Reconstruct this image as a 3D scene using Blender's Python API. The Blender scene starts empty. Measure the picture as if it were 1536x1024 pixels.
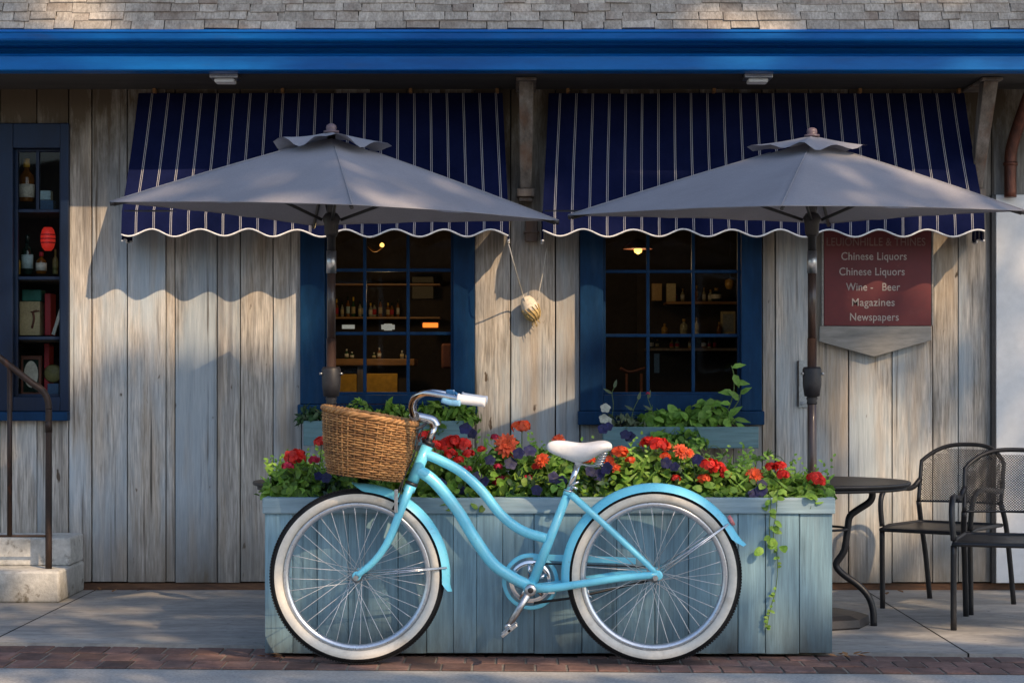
import bpy, bmesh, math, random
from mathutils import Vector, Matrix, Quaternion, noise as mnoise

R = random.Random(11)
CAMY, H, F, YH = -7.692, 1.115, 3000.0, 560.0
WY = 2.5                                   # plane of the plank wall
SUN = Vector((-.77, 1.0, -.93)).normalized()

def P(px, py, Y):
    D = Y - CAMY
    return Vector(((px - 768) * D / F, Y, H - (py - YH) * D / F))
def PX(px, Y): return P(px, 0, Y).x
def PZ(py, Y): return P(0, py, Y).z

scene = bpy.context.scene
COL = scene.collection
WL = {}                                    # world location of parents

# ------------------------------------------------------------------ mesh builder
def catmull(pts, n=6, closed=False):
    pts = [Vector(p) for p in pts]
    out = []
    m = len(pts)
    rng = m if closed else m - 1
    for i in range(rng):
        if closed:
            p0, p1, p2, p3 = pts[(i-1) % m], pts[i], pts[(i+1) % m], pts[(i+2) % m]
        else:
            p0 = pts[i-1] if i else pts[0] * 2 - pts[1]
            p1, p2 = pts[i], pts[i+1]
            p3 = pts[i+2] if i + 2 < m else pts[i+1] * 2 - pts[i]
        for k in range(n):
            t = k / n
            out.append(.5 * ((2*p1) + (p2-p0)*t + (2*p0-5*p1+4*p2-p3)*t*t + (3*p1-p0-3*p2+p3)*t**3))
    if not closed: out.append(pts[-1])
    return out

class MB:
    def __init__(s):
        s.bm = bmesh.new()
        s.lv = s.bm.faces.layers.float.new('v')
    def face(s, vs, v=.5, smooth=False):
        try: f = s.bm.faces.new(vs)
        except ValueError: return None
        f[s.lv] = v; f.smooth = smooth
        return f
    def poly(s, pts, v=.5, smooth=False):
        return s.face([s.bm.verts.new(p) for p in pts], v, smooth)
    def box(s, x0, x1, y0, y1, z0, z1, bev=0, v=.5, mat=None):
        c = [Vector((x, y, z)) for z in (z0, z1) for y in (y0, y1) for x in (x0, x1)]
        return s.hexa(c, bev, v, mat)
    def hexa(s, c, bev=0, v=.5, mat=None):
        if mat is not None: c = [mat @ p for p in c]
        vs = [s.bm.verts.new(p) for p in c]
        fs = [s.face([vs[i] for i in q], v) for q in ((0,2,3,1),(4,5,7,6),(0,1,5,4),(2,6,7,3),(0,4,6,2),(1,3,7,5))]
        if bev > 0:
            es = list({e for f in fs for e in f.edges})
            r = bmesh.ops.bevel(s.bm, geom=es, offset=bev, segments=2, affect='EDGES', profile=.5)
            for f in r['faces']: f[s.lv] = v
        return vs
    def tube(s, pts, r, seg=8, closed=False, v=.5, cap=True, flat=1.0):
        pts = [Vector(p) for p in pts]
        n = len(pts)
        rs = r if isinstance(r, (list, tuple)) else [r] * n
        if len(rs) != n: rs = [rs[0] + (rs[-1]-rs[0]) * i/(n-1) for i in range(n)]
        tan = []
        for i in range(n):
            a = pts[(i-1) % n] if (closed or i) else pts[0]
            b = pts[(i+1) % n] if (closed or i < n-1) else pts[-1]
            t = (b - a)
            tan.append(t.normalized() if t.length > 1e-9 else Vector((0,0,1)))
        up = Vector((0,1,0)) if abs(tan[0].y) < .9 else Vector((1,0,0))
        nrm = (up - tan[0]*up.dot(tan[0])).normalized()
        rings = []
        for i in range(n):
            if i:
                nrm = (nrm - tan[i]*nrm.dot(tan[i]))
                nrm = nrm.normalized() if nrm.length > 1e-6 else tan[i].orthogonal().normalized()
            bi = tan[i].cross(nrm)
            rings.append([s.bm.verts.new(pts[i] + (nrm*math.cos(a)*flat + bi*math.sin(a))*rs[i])
                          for a in (2*math.pi*k/seg for k in range(seg))])
        m = n if closed else n-1
        for i in range(m):
            A, B = rings[i], rings[(i+1) % n]
            for k in range(seg):
                s.face([A[k], A[(k+1) % seg], B[(k+1) % seg], B[k]], v, True)
        if cap and not closed:
            s.face(rings[0][::-1], v); s.face(rings[-1], v)
    def lathe(s, prof, o=(0,0,0), seg=24, v=.5, axis='z', smooth=True, mat=None, cap=True):
        o = Vector(o); rings = []
        for r, h in prof:
            ring = []
            for k in range(seg):
                a = 2*math.pi*k/seg
                if axis == 'z': p = Vector((r*math.cos(a), r*math.sin(a), h))
                elif axis == 'y': p = Vector((r*math.cos(a), h, r*math.sin(a)))
                else: p = Vector((h, r*math.cos(a), r*math.sin(a)))
                if mat is not None: p = mat @ p
                ring.append(s.bm.verts.new(o + p))
            rings.append(ring)
        for A, B in zip(rings, rings[1:]):
            for k in range(seg):
                s.face([A[k], A[(k+1) % seg], B[(k+1) % seg], B[k]], v, smooth)
        if prof[0] == prof[-1]: cap = False
        if cap and prof[0][0] > 1e-6: s.face(rings[0][::-1], v)
        if cap and prof[-1][0] > 1e-6: s.face(rings[-1], v)
    def extrude_x(s, prof, x0, x1, n=1, v=.5, smooth=False, jit=0):      # prof: (y,z) closed outline
        rows = []
        for i in range(n+1):
            x = x0 + (x1-x0)*i/n
            rows.append([s.bm.verts.new((x, y, z)) for y, z in prof])
        for A, B in zip(rows, rows[1:]):
            for k in range(len(prof)):
                s.face([A[k], B[k], B[(k+1) % len(prof)], A[(k+1) % len(prof)]], v, smooth)
        s.face(rows[0], v); s.face(rows[-1][::-1], v)
    def prism_y(s, pts, y0, y1, v=.5, bev=0):                       # pts: (x,z)
        A = [s.bm.verts.new((x, y0, z)) for x, z in pts]
        B = [s.bm.verts.new((x, y1, z)) for x, z in pts]
        fs = [s.face(A, v), s.face(B[::-1], v)]
        for k in range(len(pts)):
            fs.append(s.face([A[k], B[k], B[(k+1) % len(pts)], A[(k+1) % len(pts)]], v))
        if bev:
            es = list({e for f in fs for e in f.edges})
            bmesh.ops.bevel(s.bm, geom=es, offset=bev, segments=1, affect='EDGES')
    def leaf(s, p, d, n, L, W, v=.5, droop=.25, fold=.12, round_=False):
        d = d.normalized(); n = (n - d*n.dot(d))
        n = n.normalized() if n.length > 1e-5 else d.orthogonal().normalized()
        sd = d.cross(n)
        ts = ((0, .08), (.2, .85), (.5, 1.0), (.8, .75), (1.0, .2)) if round_ else ((0, .06), (.28, .85), (.6, .78), (1.0, .03))
        rows = []
        for t, w in ts:
            c = p + d*(L*t) - n*(droop*L*t*t)
            rows.append([s.bm.verts.new(c - sd*(W*.5*w) + n*(fold*W*w)), s.bm.verts.new(c), s.bm.verts.new(c + sd*(W*.5*w) + n*(fold*W*w))])
        for A, B in zip(rows, rows[1:]):
            s.face([A[0], A[1], B[1], B[0]], v, True); s.face([A[1], A[2], B[2], B[1]], v, True)
    def build(s, name, m, parent=None, base=None, recalc=False):
        if recalc: bmesh.ops.recalc_face_normals(s.bm, faces=s.bm.faces[:])
        off = Vector((0,0,0))
        if parent is not None: off = WL[parent.name]
        elif base is not None: off = Vector(base)
        me = bpy.data.meshes.new(name)
        s.bm.to_mesh(me); s.bm.free()
        if isinstance(m, (list, tuple)):
            for q in m: me.materials.append(q)
        else: me.materials.append(m)
        o = bpy.data.objects.new(name, me)
        COL.objects.link(o)
        if parent is not None:
            o.parent = parent; me.transform(Matrix.Translation(-off)); WL[o.name] = off
        else:
            me.transform(Matrix.Translation(-off)); o.location = off; WL[o.name] = off
        return o

def tag(o, label=None, cat=None, group=None, kind=None):
    if label: o['label'] = label
    if cat: o['category'] = cat
    if group: o['group'] = group
    if kind: o['kind'] = kind
    return o
def thing(name, label, cat, loc=(0,0,0), group=None):
    o = bpy.data.objects.new(name, None); COL.objects.link(o)
    o.location = loc; o.empty_display_size = .1
    WL[o.name] = Vector(loc)
    return tag(o, label, cat, group)
def dup(root, loc, rz=0, label=None):
    r = root.copy(); COL.objects.link(r); r.location = loc; r.rotation_euler = (0, 0, rz)
    if label: r['label'] = label
    for ch in list(root.children):
        c = ch.copy(); COL.objects.link(c); c.parent = r
        for g in ch.children:
            d = g.copy(); COL.objects.link(d); d.parent = c
    return r
def struct(mb, name, m): return tag(mb.build(name, m), kind='structure')

# ------------------------------------------------------------------ materials
def mat(name, cols, rough=.5, metal=0, scale=(4,4,4), fine=8, fineamt=.25, lo=.32, hi=.68, bump=.2, bdist=.004,
        var=.15, coat=0, spec=.5, tint=None, dirt_shade=None, trans=0, decor=False, emis=None, roughvar=.1, obj=True, distort=0, sat=None, spots=None):
    m = bpy.data.materials.new(name); m.use_nodes = True
    nt = m.node_tree; N, L = nt.nodes, nt.links
    bs = N['Principled BSDF']; out = N['Material Output']
    tc = N.new('ShaderNodeTexCoord'); vec = tc.outputs['Object']
    at = N.new('ShaderNodeAttribute'); at.attribute_name = 'v'
    if decor:
        ml = N.new('ShaderNodeMath'); ml.operation = 'MULTIPLY'; ml.inputs[1].default_value = 61.7
        L.new(at.outputs['Fac'], ml.inputs[0])
        cb = N.new('ShaderNodeCombineXYZ')
        for i in range(3): L.new(ml.outputs[0], cb.inputs[i])
        ad = N.new('ShaderNodeVectorMath'); ad.operation = 'ADD'
        L.new(vec, ad.inputs[0]); L.new(cb.outputs[0], ad.inputs[1]); vec = ad.outputs[0]
    def noise(sc, detail=6, rough_=.6, dist=0):
        mp = N.new('ShaderNodeMapping'); mp.inputs['Scale'].default_value = sc
        L.new(vec, mp.inputs[0])
        n = N.new('ShaderNodeTexNoise'); n.inputs['Scale'].default_value = 1
        n.inputs['Detail'].default_value = detail; n.inputs['Roughness'].default_value = rough_
        n.inputs['Distortion'].default_value = dist
        L.new(mp.outputs[0], n.inputs['Vector'])
        return n.outputs['Fac']
    def ramp(fac, cs, lo, hi):
        r = N.new('ShaderNodeValToRGB'); e = r.color_ramp.elements
        k = len(cs)
        for i, c in enumerate(cs):
            pos = lo + (hi-lo) * (i/(k-1) if k > 1 else 0)
            if i < 2: el = e[i]; el.position = pos
            else: el = e.new(pos)
            el.color = (*c, 1)
        if k == 1: e[1].color = (*cs[0], 1)
        L.new(fac, r.inputs[0]); return r.outputs[0]
    def mix(a, b, fac, mode='MIX'):
        x = N.new('ShaderNodeMix'); x.data_type = 'RGBA'; x.blend_type = mode
        if isinstance(fac, float) or isinstance(fac, int): x.inputs[0].default_value = fac
        else: L.new(fac, x.inputs[0])
        for s_, q in ((6, a), (7, b)):
            if isinstance(q, tuple): x.inputs[s_].default_value = (*q, 1)
            else: L.new(q, x.inputs[s_])
        return x.outputs[2]
    na = noise(scale, 7, .62, distort)
    c = ramp(na, cols, lo, hi)
    nf = noise(tuple(q*fine for q in scale), 5, .65)
    if fineamt:
        g = ramp(nf, [(1-fineamt,)*3, (1+fineamt*.5,)*3], .3, .7)
        c = mix(c, g, 1.0, 'MULTIPLY')
    if tint:
        for tcols, tsc, amt, lo_, hi_ in tint:
            f = ramp(noise(tsc, 5, .6), [(0,0,0), (amt,)*3], lo_, hi_)
            c = mix(c, tcols, f)
    if spots:
        tcols, tsc, thr = spots
        f = ramp(noise(tsc, 3, .5), [(0,0,0), (1,1,1)], thr, thr+.04)
        c = mix(c, tcols, f)
    if dirt_shade:
        # darkening by height: (z0, z1, colour)
        for z0, z1, dc, amt in dirt_shade:
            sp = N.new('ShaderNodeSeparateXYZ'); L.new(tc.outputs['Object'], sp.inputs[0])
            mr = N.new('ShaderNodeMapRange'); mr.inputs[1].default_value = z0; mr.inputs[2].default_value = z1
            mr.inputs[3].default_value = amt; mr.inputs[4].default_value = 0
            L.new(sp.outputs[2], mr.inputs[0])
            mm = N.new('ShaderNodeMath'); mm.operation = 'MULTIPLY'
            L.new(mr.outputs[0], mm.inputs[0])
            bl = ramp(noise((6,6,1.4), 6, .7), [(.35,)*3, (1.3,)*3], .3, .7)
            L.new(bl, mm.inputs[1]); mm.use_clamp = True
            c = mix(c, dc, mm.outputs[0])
    if var:
        mr = N.new('ShaderNodeMapRange'); mr.inputs[3].default_value = 1-var; mr.inputs[4].default_value = 1+var
        L.new(at.outputs['Fac'], mr.inputs[0])
        hs = N.new('ShaderNodeHueSaturation'); L.new(mr.outputs[0], hs.inputs['Value']); L.new(c, hs.inputs['Color'])
        c = hs.outputs[0]
    L.new(c, bs.inputs['Base Color'])
    rr = N.new('ShaderNodeMapRange'); rr.inputs[3].default_value = max(0.02, rough-roughvar); rr.inputs[4].default_value = min(1, rough+roughvar)
    L.new(nf, rr.inputs[0]); L.new(rr.outputs[0], bs.inputs['Roughness'])
    bs.inputs['Metallic'].default_value = metal
    bs.inputs['Specular IOR Level'].default_value = spec
    bs.inputs['Coat Weight'].default_value = coat
    bs.inputs['Coat Roughness'].default_value = .08
    if bump:
        bp = N.new('ShaderNodeBump'); bp.inputs['Strength'].default_value = bump; bp.inputs['Distance'].default_value = bdist
        h = N.new('ShaderNodeMath'); h.operation = 'ADD'; L.new(na, h.inputs[0]); L.new(nf, h.inputs[1])
        L.new(h.outputs[0], bp.inputs['Height']); L.new(bp.outputs[0], bs.inputs['Normal'])
    if trans:
        tr = N.new('ShaderNodeBsdfTranslucent'); L.new(c, tr.inputs['Color'])
        mx = N.new('ShaderNodeMixShader'); mx.inputs[0].default_value = trans
        L.new(bs.outputs[0], mx.inputs[1]); L.new(tr.outputs[0], mx.inputs[2]); L.new(mx.outputs[0], out.inputs['Surface'])
    if emis:
        bs.inputs['Emission Color'].default_value = (*emis[0], 1); bs.inputs['Emission Strength'].default_value = emis[1]
    return m

def glass_mat():
    m = bpy.data.materials.new('window_glass'); m.use_nodes = True
    nt = m.node_tree; N, L = nt.nodes, nt.links
    N.remove(N['Principled BSDF'])
    t = N.new('ShaderNodeBsdfTransparent'); t.inputs[0].default_value = (.86, .9, .88, 1)
    g = N.new('ShaderNodeBsdfGlossy'); g.inputs['Roughness'].default_value = .02
    tc = N.new('ShaderNodeTexCoord'); n = N.new('ShaderNodeTexNoise'); n.inputs['Scale'].default_value = 3
    b = N.new('ShaderNodeBump'); b.inputs['Strength'].default_value = .04; b.inputs['Distance'].default_value = .02
    L.new(tc.outputs['Object'], n.inputs['Vector']); L.new(n.outputs['Fac'], b.inputs['Height']); L.new(b.outputs[0], g.inputs['Normal'])
    fr = N.new('ShaderNodeFresnel'); fr.inputs[0].default_value = 1.33
    x = N.new('ShaderNodeMixShader')
    L.new(fr.outputs[0], x.inputs[0]); L.new(t.outputs[0], x.inputs[1]); L.new(g.outputs[0], x.inputs[2])
    L.new(x.outputs[0], N['Material Output'].inputs['Surface'])
    return m

def stripe_mat():
    m = mat('awning_cloth', [(.003,.006,.032), (.009,.013,.058)], rough=.9, scale=(3,3,3), fine=30, fineamt=.15, bump=.06, var=0, spec=.06)
    nt = m.node_tree; N, L = nt.nodes, nt.links
    bs = N['Principled BSDF']; src = bs.inputs['Base Color'].links[0].from_socket
    at = N.new('ShaderNodeAttribute'); at.attribute_name = 'UVMap'
    uv = N.new('ShaderNodeUVMap'); sp = N.new('ShaderNodeSeparateXYZ'); L.new(uv.outputs[0], sp.inputs[0])
    fr = N.new('ShaderNodeMath'); fr.operation = 'FRACT'; L.new(sp.outputs[0], fr.inputs[0])
    def band(c, w):
        s = N.new('ShaderNodeMath'); s.operation = 'SUBTRACT'; s.inputs[1].default_value = c; L.new(fr.outputs[0], s.inputs[0])
        a = N.new('ShaderNodeMath'); a.operation = 'ABSOLUTE'; L.new(s.outputs[0], a.inputs[0])
        l = N.new('ShaderNodeMath'); l.operation = 'LESS_THAN'; l.inputs[1].default_value = w; L.new(a.outputs[0], l.inputs[0])
        return l.outputs[0]
    mx = N.new('ShaderNodeMath'); mx.operation = 'MAXIMUM'; L.new(band(.47, .017), mx.inputs[0]); L.new(band(.56, .017), mx.inputs[1])
    x = N.new('ShaderNodeMix'); x.data_type = 'RGBA'; L.new(mx.outputs[0], x.inputs[0]); L.new(src, x.inputs[6]); x.inputs[7].default_value = (.40,.39,.40,1)
    L.new(x.outputs[2], bs.inputs['Base Color'])
    tr = N.new('ShaderNodeBsdfTranslucent'); L.new(x.outputs[2], tr.inputs['Color'])
    ms = N.new('ShaderNodeMixShader'); ms.inputs[0].default_value = .06
    L.new(bs.outputs[0], ms.inputs[1]); L.new(tr.outputs[0], ms.inputs[2]); L.new(ms.outputs[0], N['Material Output'].inputs['Surface'])
    return m

K = {}
K['plank'] = mat('weathered_plank', [(.23,.20,.17), (.43,.395,.345), (.56,.52,.465), (.66,.62,.56)], rough=.8, scale=(17,17,1.1), fine=6.5, fineamt=.55, lo=.25, hi=.75,
    bump=.5, bdist=.004, var=.16, decor=True, spec=.2, distort=1.2,
    tint=[((.38,.46,.52), (3,3,.7), .75, .44, .60), ((.40,.29,.18), (5,5,.5), .7, .52, .72), ((.07,.06,.05), (42,42,1.0), .9, .60, .70), ((.16,.15,.145), (22,22,.45), .6, .55, .72)],
    dirt_shade=[(.0,.5,(.17,.14,.105),.95), (2.5,1.6,(.080,.060,.040),1.3)], spots=((.10,.075,.055), (17,17,7), .715))  # low ramp is dirt; high ramp paints eave and awning shade into the planks
K['dark'] = mat('dark_gap', [(.012,.011,.010), (.02,.018,.016)], rough=.9, bump=0)
K['beam'] = mat('rusty_sill_beam', [(.05,.03,.02), (.13,.065,.035), (.20,.10,.05)], rough=.8, scale=(2,14,14), bump=.4)
K['navy'] = mat('navy_paint', [(.002,.020,.060), (.003,.033,.095), (.005,.044,.115)], rough=.5, scale=(5,5,1.2), fine=14, fineamt=.2, bump=.12, var=.1, spec=.16,
    tint=[((.03,.07,.13), (14,14,2), .5, .58, .75)])
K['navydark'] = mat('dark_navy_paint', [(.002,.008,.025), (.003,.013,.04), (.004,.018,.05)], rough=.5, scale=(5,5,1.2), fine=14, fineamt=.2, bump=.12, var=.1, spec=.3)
K['blue'] = mat('gloss_blue_fascia', [(.002,.085,.32), (.003,.125,.42), (.004,.145,.46)], rough=.36, scale=(1.2,8,8), fine=10, fineamt=.12, bump=.05, coat=.0, spec=.22, var=0,
    tint=[((.03,.06,.13), (3,20,20), .5, .58, .75)])
K['soffit'] = mat('dark_soffit_boards', [(.035,.032,.03), (.06,.055,.05)], rough=.8, scale=(1.5,12,12), bump=.2)
K['shingle'] = mat('cedar_shingle', [(.30,.265,.225), (.42,.375,.32), (.50,.45,.39)], rough=.9, scale=(14,7,7), fine=7, fineamt=.4, bump=.6, bdist=.005, var=.17, decor=True, spec=.15,
    tint=[((.16,.10,.07), (4,4,4), .6, .5, .7)])
K['bracket'] = mat('old_bracket_wood', [(.09,.07,.055), (.17,.14,.115), (.25,.21,.18)], rough=.85, scale=(18,18,1.4), fine=6, bump=.5, var=.1, tint=[((.17,.08,.04),(9,9,3),.7,.5,.7)])
K['glass'] = glass_mat()
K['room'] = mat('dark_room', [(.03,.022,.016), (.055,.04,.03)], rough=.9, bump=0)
K['oak'] = mat('varnished_oak', [(.20,.09,.025), (.32,.16,.05)], rough=.5, scale=(2,10,10), bump=.1)
K['ochre'] = mat('ochre_panel', [(.50,.26,.02), (.60,.33,.03)], rough=.6, bump=.05)
K['awning'] = stripe_mat()
K['trim'] = mat('white_piping', [(.74,.73,.72), (.82,.81,.80)], rough=.8, bump=.1)
K['canvas'] = mat('grey_umbrella_canvas', [(.285,.28,.305), (.335,.33,.36)], rough=.9, scale=(2.5,2.5,2.5), fine=60, fineamt=.12, bump=.12, bdist=.002, var=0, spec=.15, trans=.1)
K['pole'] = mat('brown_pole', [(.045,.026,.02), (.08,.045,.033)], rough=.35, scale=(6,6,1), bump=.05, coat=.3)
K['blackmetal'] = mat('black_metal', [(.012,.012,.014), (.022,.022,.025)], rough=.42, scale=(12,12,12), bump=.08, spec=.5)
K['greymetal'] = mat('grey_metal', [(.12,.12,.13), (.17,.17,.18)], rough=.5, scale=(12,12,12), bump=.08)
K['blackplastic'] = mat('black_plastic', [(.02,.018,.02), (.035,.032,.035)], rough=.5, scale=(12,12,12), bump=.1)
K['chrome'] = mat('chrome', [(.62,.63,.65), (.75,.76,.78)], rough=.16, metal=1, scale=(8,8,8), fineamt=.08, bump=.03, var=0)
K['steel'] = mat('dull_steel', [(.45,.46,.47), (.6,.61,.62)], rough=.34, metal=1, scale=(20,20,20), fineamt=.2, bump=.08, var=0)
K['spoke'] = mat('bright_spoke', [(.68,.70,.73), (.78,.80,.82)], rough=.35, metal=.35, bump=0, var=0)
K['bike'] = mat('sky_blue_paint', [(.19,.71,.92), (.205,.73,.93)], rough=.3, scale=(3,3,3), fineamt=.05, bump=.0, coat=.5, var=0, roughvar=.14, tint=[((.26,.52,.60), (7,7,7), .45, .52, .75), ((.20,.30,.30), (45,45,45), .5, .66, .76)])
K['lever'] = mat('pale_blue_plastic', [(.25,.55,.8), (.3,.6,.85)], rough=.35, bump=.0)
K['rubber'] = mat('black_rubber', [(.012,.012,.013), (.026,.025,.025)], rough=.75, scale=(10,10,10), fine=12, bump=.4, spec=.25)
K['whitewall'] = mat('cream_whitewall', [(.74,.69,.59), (.83,.79,.70)], rough=.65, scale=(5,5,5), fine=9, fineamt=.1, bump=.05, var=0, tint=[((.42,.36,.27),(14,14,14),.5,.58,.75)])
K['rim'] = mat('alloy_rim', [(.55,.6,.66), (.68,.72,.77)], rough=.3, metal=.85, scale=(10,10,10), fineamt=.1, bump=.03)
K['white'] = mat('white_vinyl', [(.76,.76,.77), (.84,.84,.84)], rough=.42, scale=(8,8,8), fineamt=.06, bump=.04, var=0)
K['wicker'] = mat('wicker', [(.17,.075,.025), (.34,.17,.06), (.46,.26,.10)], rough=.6, scale=(22,22,22), fine=5, fineamt=.35, bump=.3, bdist=.001, var=.3, decor=True)
K['planter'] = mat('teal_planter_paint', [(.165,.285,.355), (.23,.385,.465), (.29,.455,.53)], rough=.66, scale=(13,13,.7), fine=7, fineamt=.3, lo=.28, hi=.72, bump=.45, bdist=.003, var=.17, spots=((.30,.28,.24), (22,22,7), .73), decor=True,
    tint=[((.28,.38,.42), (8,8,1.2), .55, .56, .76), ((.03,.07,.09), (26,26,1.6), .6, .62, .74)], dirt_shade=[(0,.24,(.07,.085,.085),.9)])
K['planter_trim'] = mat('teal_trim_paint', [(.18,.29,.36), (.25,.37,.43), (.31,.43,.49)], rough=.62, scale=(.8,12,12), fine=7, fineamt=.22, bump=.35, bdist=.002, var=.08,
    tint=[((.40,.47,.50), (3,14,14), .6, .54, .7)])
K['winbox'] = mat('grey_teal_box_paint', [(.085,.19,.23), (.13,.25,.28), (.17,.29,.31)], rough=.65, scale=(1,12,12), fine=7, bump=.3, var=.08)
K['soil'] = mat('soil', [(.02,.013,.008), (.045,.03,.02)], rough=1, scale=(20,20,20), bump=.8)
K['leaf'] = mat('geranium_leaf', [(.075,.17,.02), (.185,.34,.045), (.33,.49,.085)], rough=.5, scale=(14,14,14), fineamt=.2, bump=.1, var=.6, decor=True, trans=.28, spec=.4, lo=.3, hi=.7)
K['limeleaf'] = mat('bright_leaf', [(.12,.26,.03), (.20,.38,.06), (.27,.45,.09)], rough=.5, scale=(14,14,14), fineamt=.2, bump=.1, var=.5, decor=True, trans=.3, spec=.4)
K['greyleaf'] = mat('grey_green_leaf', [(.09,.13,.07), (.15,.19,.10)], rough=.6, scale=(14,14,14), bump=.1, var=.4, trans=.25)
K['darkleaf'] = mat('dark_leaf', [(.02,.06,.02), (.045,.11,.035)], rough=.5, scale=(14,14,14), bump=.1, var=.5, trans=.25)
K['stem'] = mat('green_stem', [(.07,.13,.03), (.12,.19,.05)], rough=.6, bump=0)
K['red'] = mat('red_petal', [(.78,.018,.012), (.92,.05,.025)], rough=.55, scale=(30,30,30), fineamt=.25, bump=.1, var=.35, trans=.3, decor=True)
K['orange'] = mat('orange_red_petal', [(.88,.08,.015), (.95,.16,.04)], rough=.55, scale=(30,30,30), fineamt=.25, bump=.1, var=.35, trans=.3, decor=True)
K['pink'] = mat('crimson_petal', [(.60,.02,.06), (.75,.04,.10)], rough=.55, scale=(30,30,30), fineamt=.25, bump=.1, var=.35, trans=.3, decor=True)
K['navyflower'] = mat('navy_petal', [(.006,.007,.045), (.014,.013,.09)], rough=.6, scale=(30,30,30), fineamt=.2, bump=.05, var=.4, trans=.15)
K['whiteflower'] = mat('white_petal', [(.6,.62,.5), (.75,.75,.65)], rough=.6, bump=.05, trans=.3)
K['sign'] = mat('faded_red_signboard', [(.095,.012,.015), (.13,.018,.022), (.155,.025,.027)], rough=.6, scale=(2,6,3), fine=9, fineamt=.15, bump=.12, tint=[((.30,.10,.09),(12,12,12),.35,.6,.8)])
K['signwood'] = mat('grey_sign_wood', [(.19,.19,.18), (.28,.27,.25), (.34,.33,.31)], rough=.8, scale=(2,8,13), fine=6, bump=.3)
K['letter'] = mat('pale_lettering', [(.42,.36,.33), (.58,.52,.48)], rough=.7, scale=(20,20,20), bump=0, fineamt=.3)
K['letterdim'] = mat('worn_lettering', [(.22,.12,.11), (.32,.2,.18)], rough=.7, scale=(40,40,40), bump=0, fineamt=.3)
K['plaster'] = mat('white_plaster', [(.76,.77,.77), (.82,.825,.82)], rough=.85, scale=(2,2,2), fine=12, fineamt=.08, bump=.15, tint=[((.42,.46,.5),(1.5,1.5,.8),.6,.5,.7)])
K['copper'] = mat('rusty_copper_pipe', [(.05,.02,.013), (.13,.045,.028), (.20,.075,.045)], rough=.45, metal=.5, scale=(10,10,3), bump=.2)
K['concrete'] = mat('white_painted_concrete', [(.34,.34,.32), (.55,.54,.50), (.66,.65,.61)], rough=.9, scale=(5,5,5), fine=7, fineamt=.25, lo=.25, hi=.7, bump=.6, bdist=.006,
    tint=[((.12,.10,.07), (13,13,13), .9, .58, .68)], dirt_shade=[(-.02,.16,(.13,.11,.075),.8)])
K['iron'] = mat('brown_iron_rail', [(.025,.017,.014), (.06,.035,.026)], rough=.5, metal=.4, scale=(14,14,4), bump=.25, tint=[((.16,.06,.03),(18,18,6),.7,.58,.7)])
K['rope'] = mat('cream_rope', [(.5,.46,.38), (.64,.6,.52)], rough=.9, scale=(60,60,60), bump=.3)
K['cork'] = mat('cream_float', [(.66,.57,.44), (.78,.70,.58)], rough=.8, scale=(12,12,12), bump=.2)
K['straw'] = mat('straw_net', [(.42,.29,.11), (.58,.44,.20)], rough=.8, scale=(40,40,40), bump=.3)
K['side'] = mat('grey_sidewalk', [(.26,.25,.235), (.35,.335,.31), (.45,.43,.395)], rough=.88, scale=(1.3,2.6,2), fine=14, fineamt=.28, bump=.4, bdist=.004, var=.06,
    tint=[((.19,.19,.19),(.8,3.5,2),.75,.5,.68), ((.52,.48,.43),(1.1,4,2),.6,.56,.72), ((.08,.075,.07),(26,26,26),.8,.66,.72)])
K['brick'] = mat('red_paver', [(.12,.065,.055), (.18,.10,.082), (.24,.145,.12)], rough=.9, scale=(9,9,9), fine=6, fineamt=.35, bump=.5, var=.4, decor=True, tint=[((.06,.05,.045),(4,4,4),.6,.5,.68)])
K['mortar'] = mat('sandy_mortar', [(.16,.14,.12), (.28,.25,.21)], rough=1, scale=(20,20,20), bump=.3)
K['asphalt'] = mat('worn_asphalt', [(.32,.32,.31), (.42,.415,.40), (.50,.485,.455)], rough=.92, scale=(1.5,3,2), fine=60, fineamt=.5, bump=.6, bdist=.004, tint=[((.28,.26,.23),(.9,2,2),.6,.55,.72)])
K['earth'] = mat('far_ground', [(.06,.06,.055), (.10,.095,.085)], rough=1, scale=(.3,.3,.3), bump=0)
K['darkwall'] = mat('dark_house_shingle', [(.05,.045,.04), (.09,.08,.07)], rough=.9, scale=(2,2,6), bump=.2)
K['blueroof'] = mat('slate_roof', [(.05,.06,.08), (.08,.09,.11)], rough=.8, scale=(2,2,2), bump=.2)
K['bark'] = mat('bark', [(.05,.04,.03), (.11,.09,.07)], rough=.95, scale=(8,8,1.5), bump=.6)
K['dryleaf'] = mat('dry_leaf', [(.22,.10,.04), (.38,.20,.08)], rough=.8, scale=(20,20,20), bump=.1, var=.4)

def cmat(name, c, rough=.5, **k):
    return mat(name, [tuple(q*.85 for q in c), tuple(min(1, q*1.15) for q in c)], rough=rough, scale=(12,12,12), bump=.05, var=0, **k)

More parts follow.
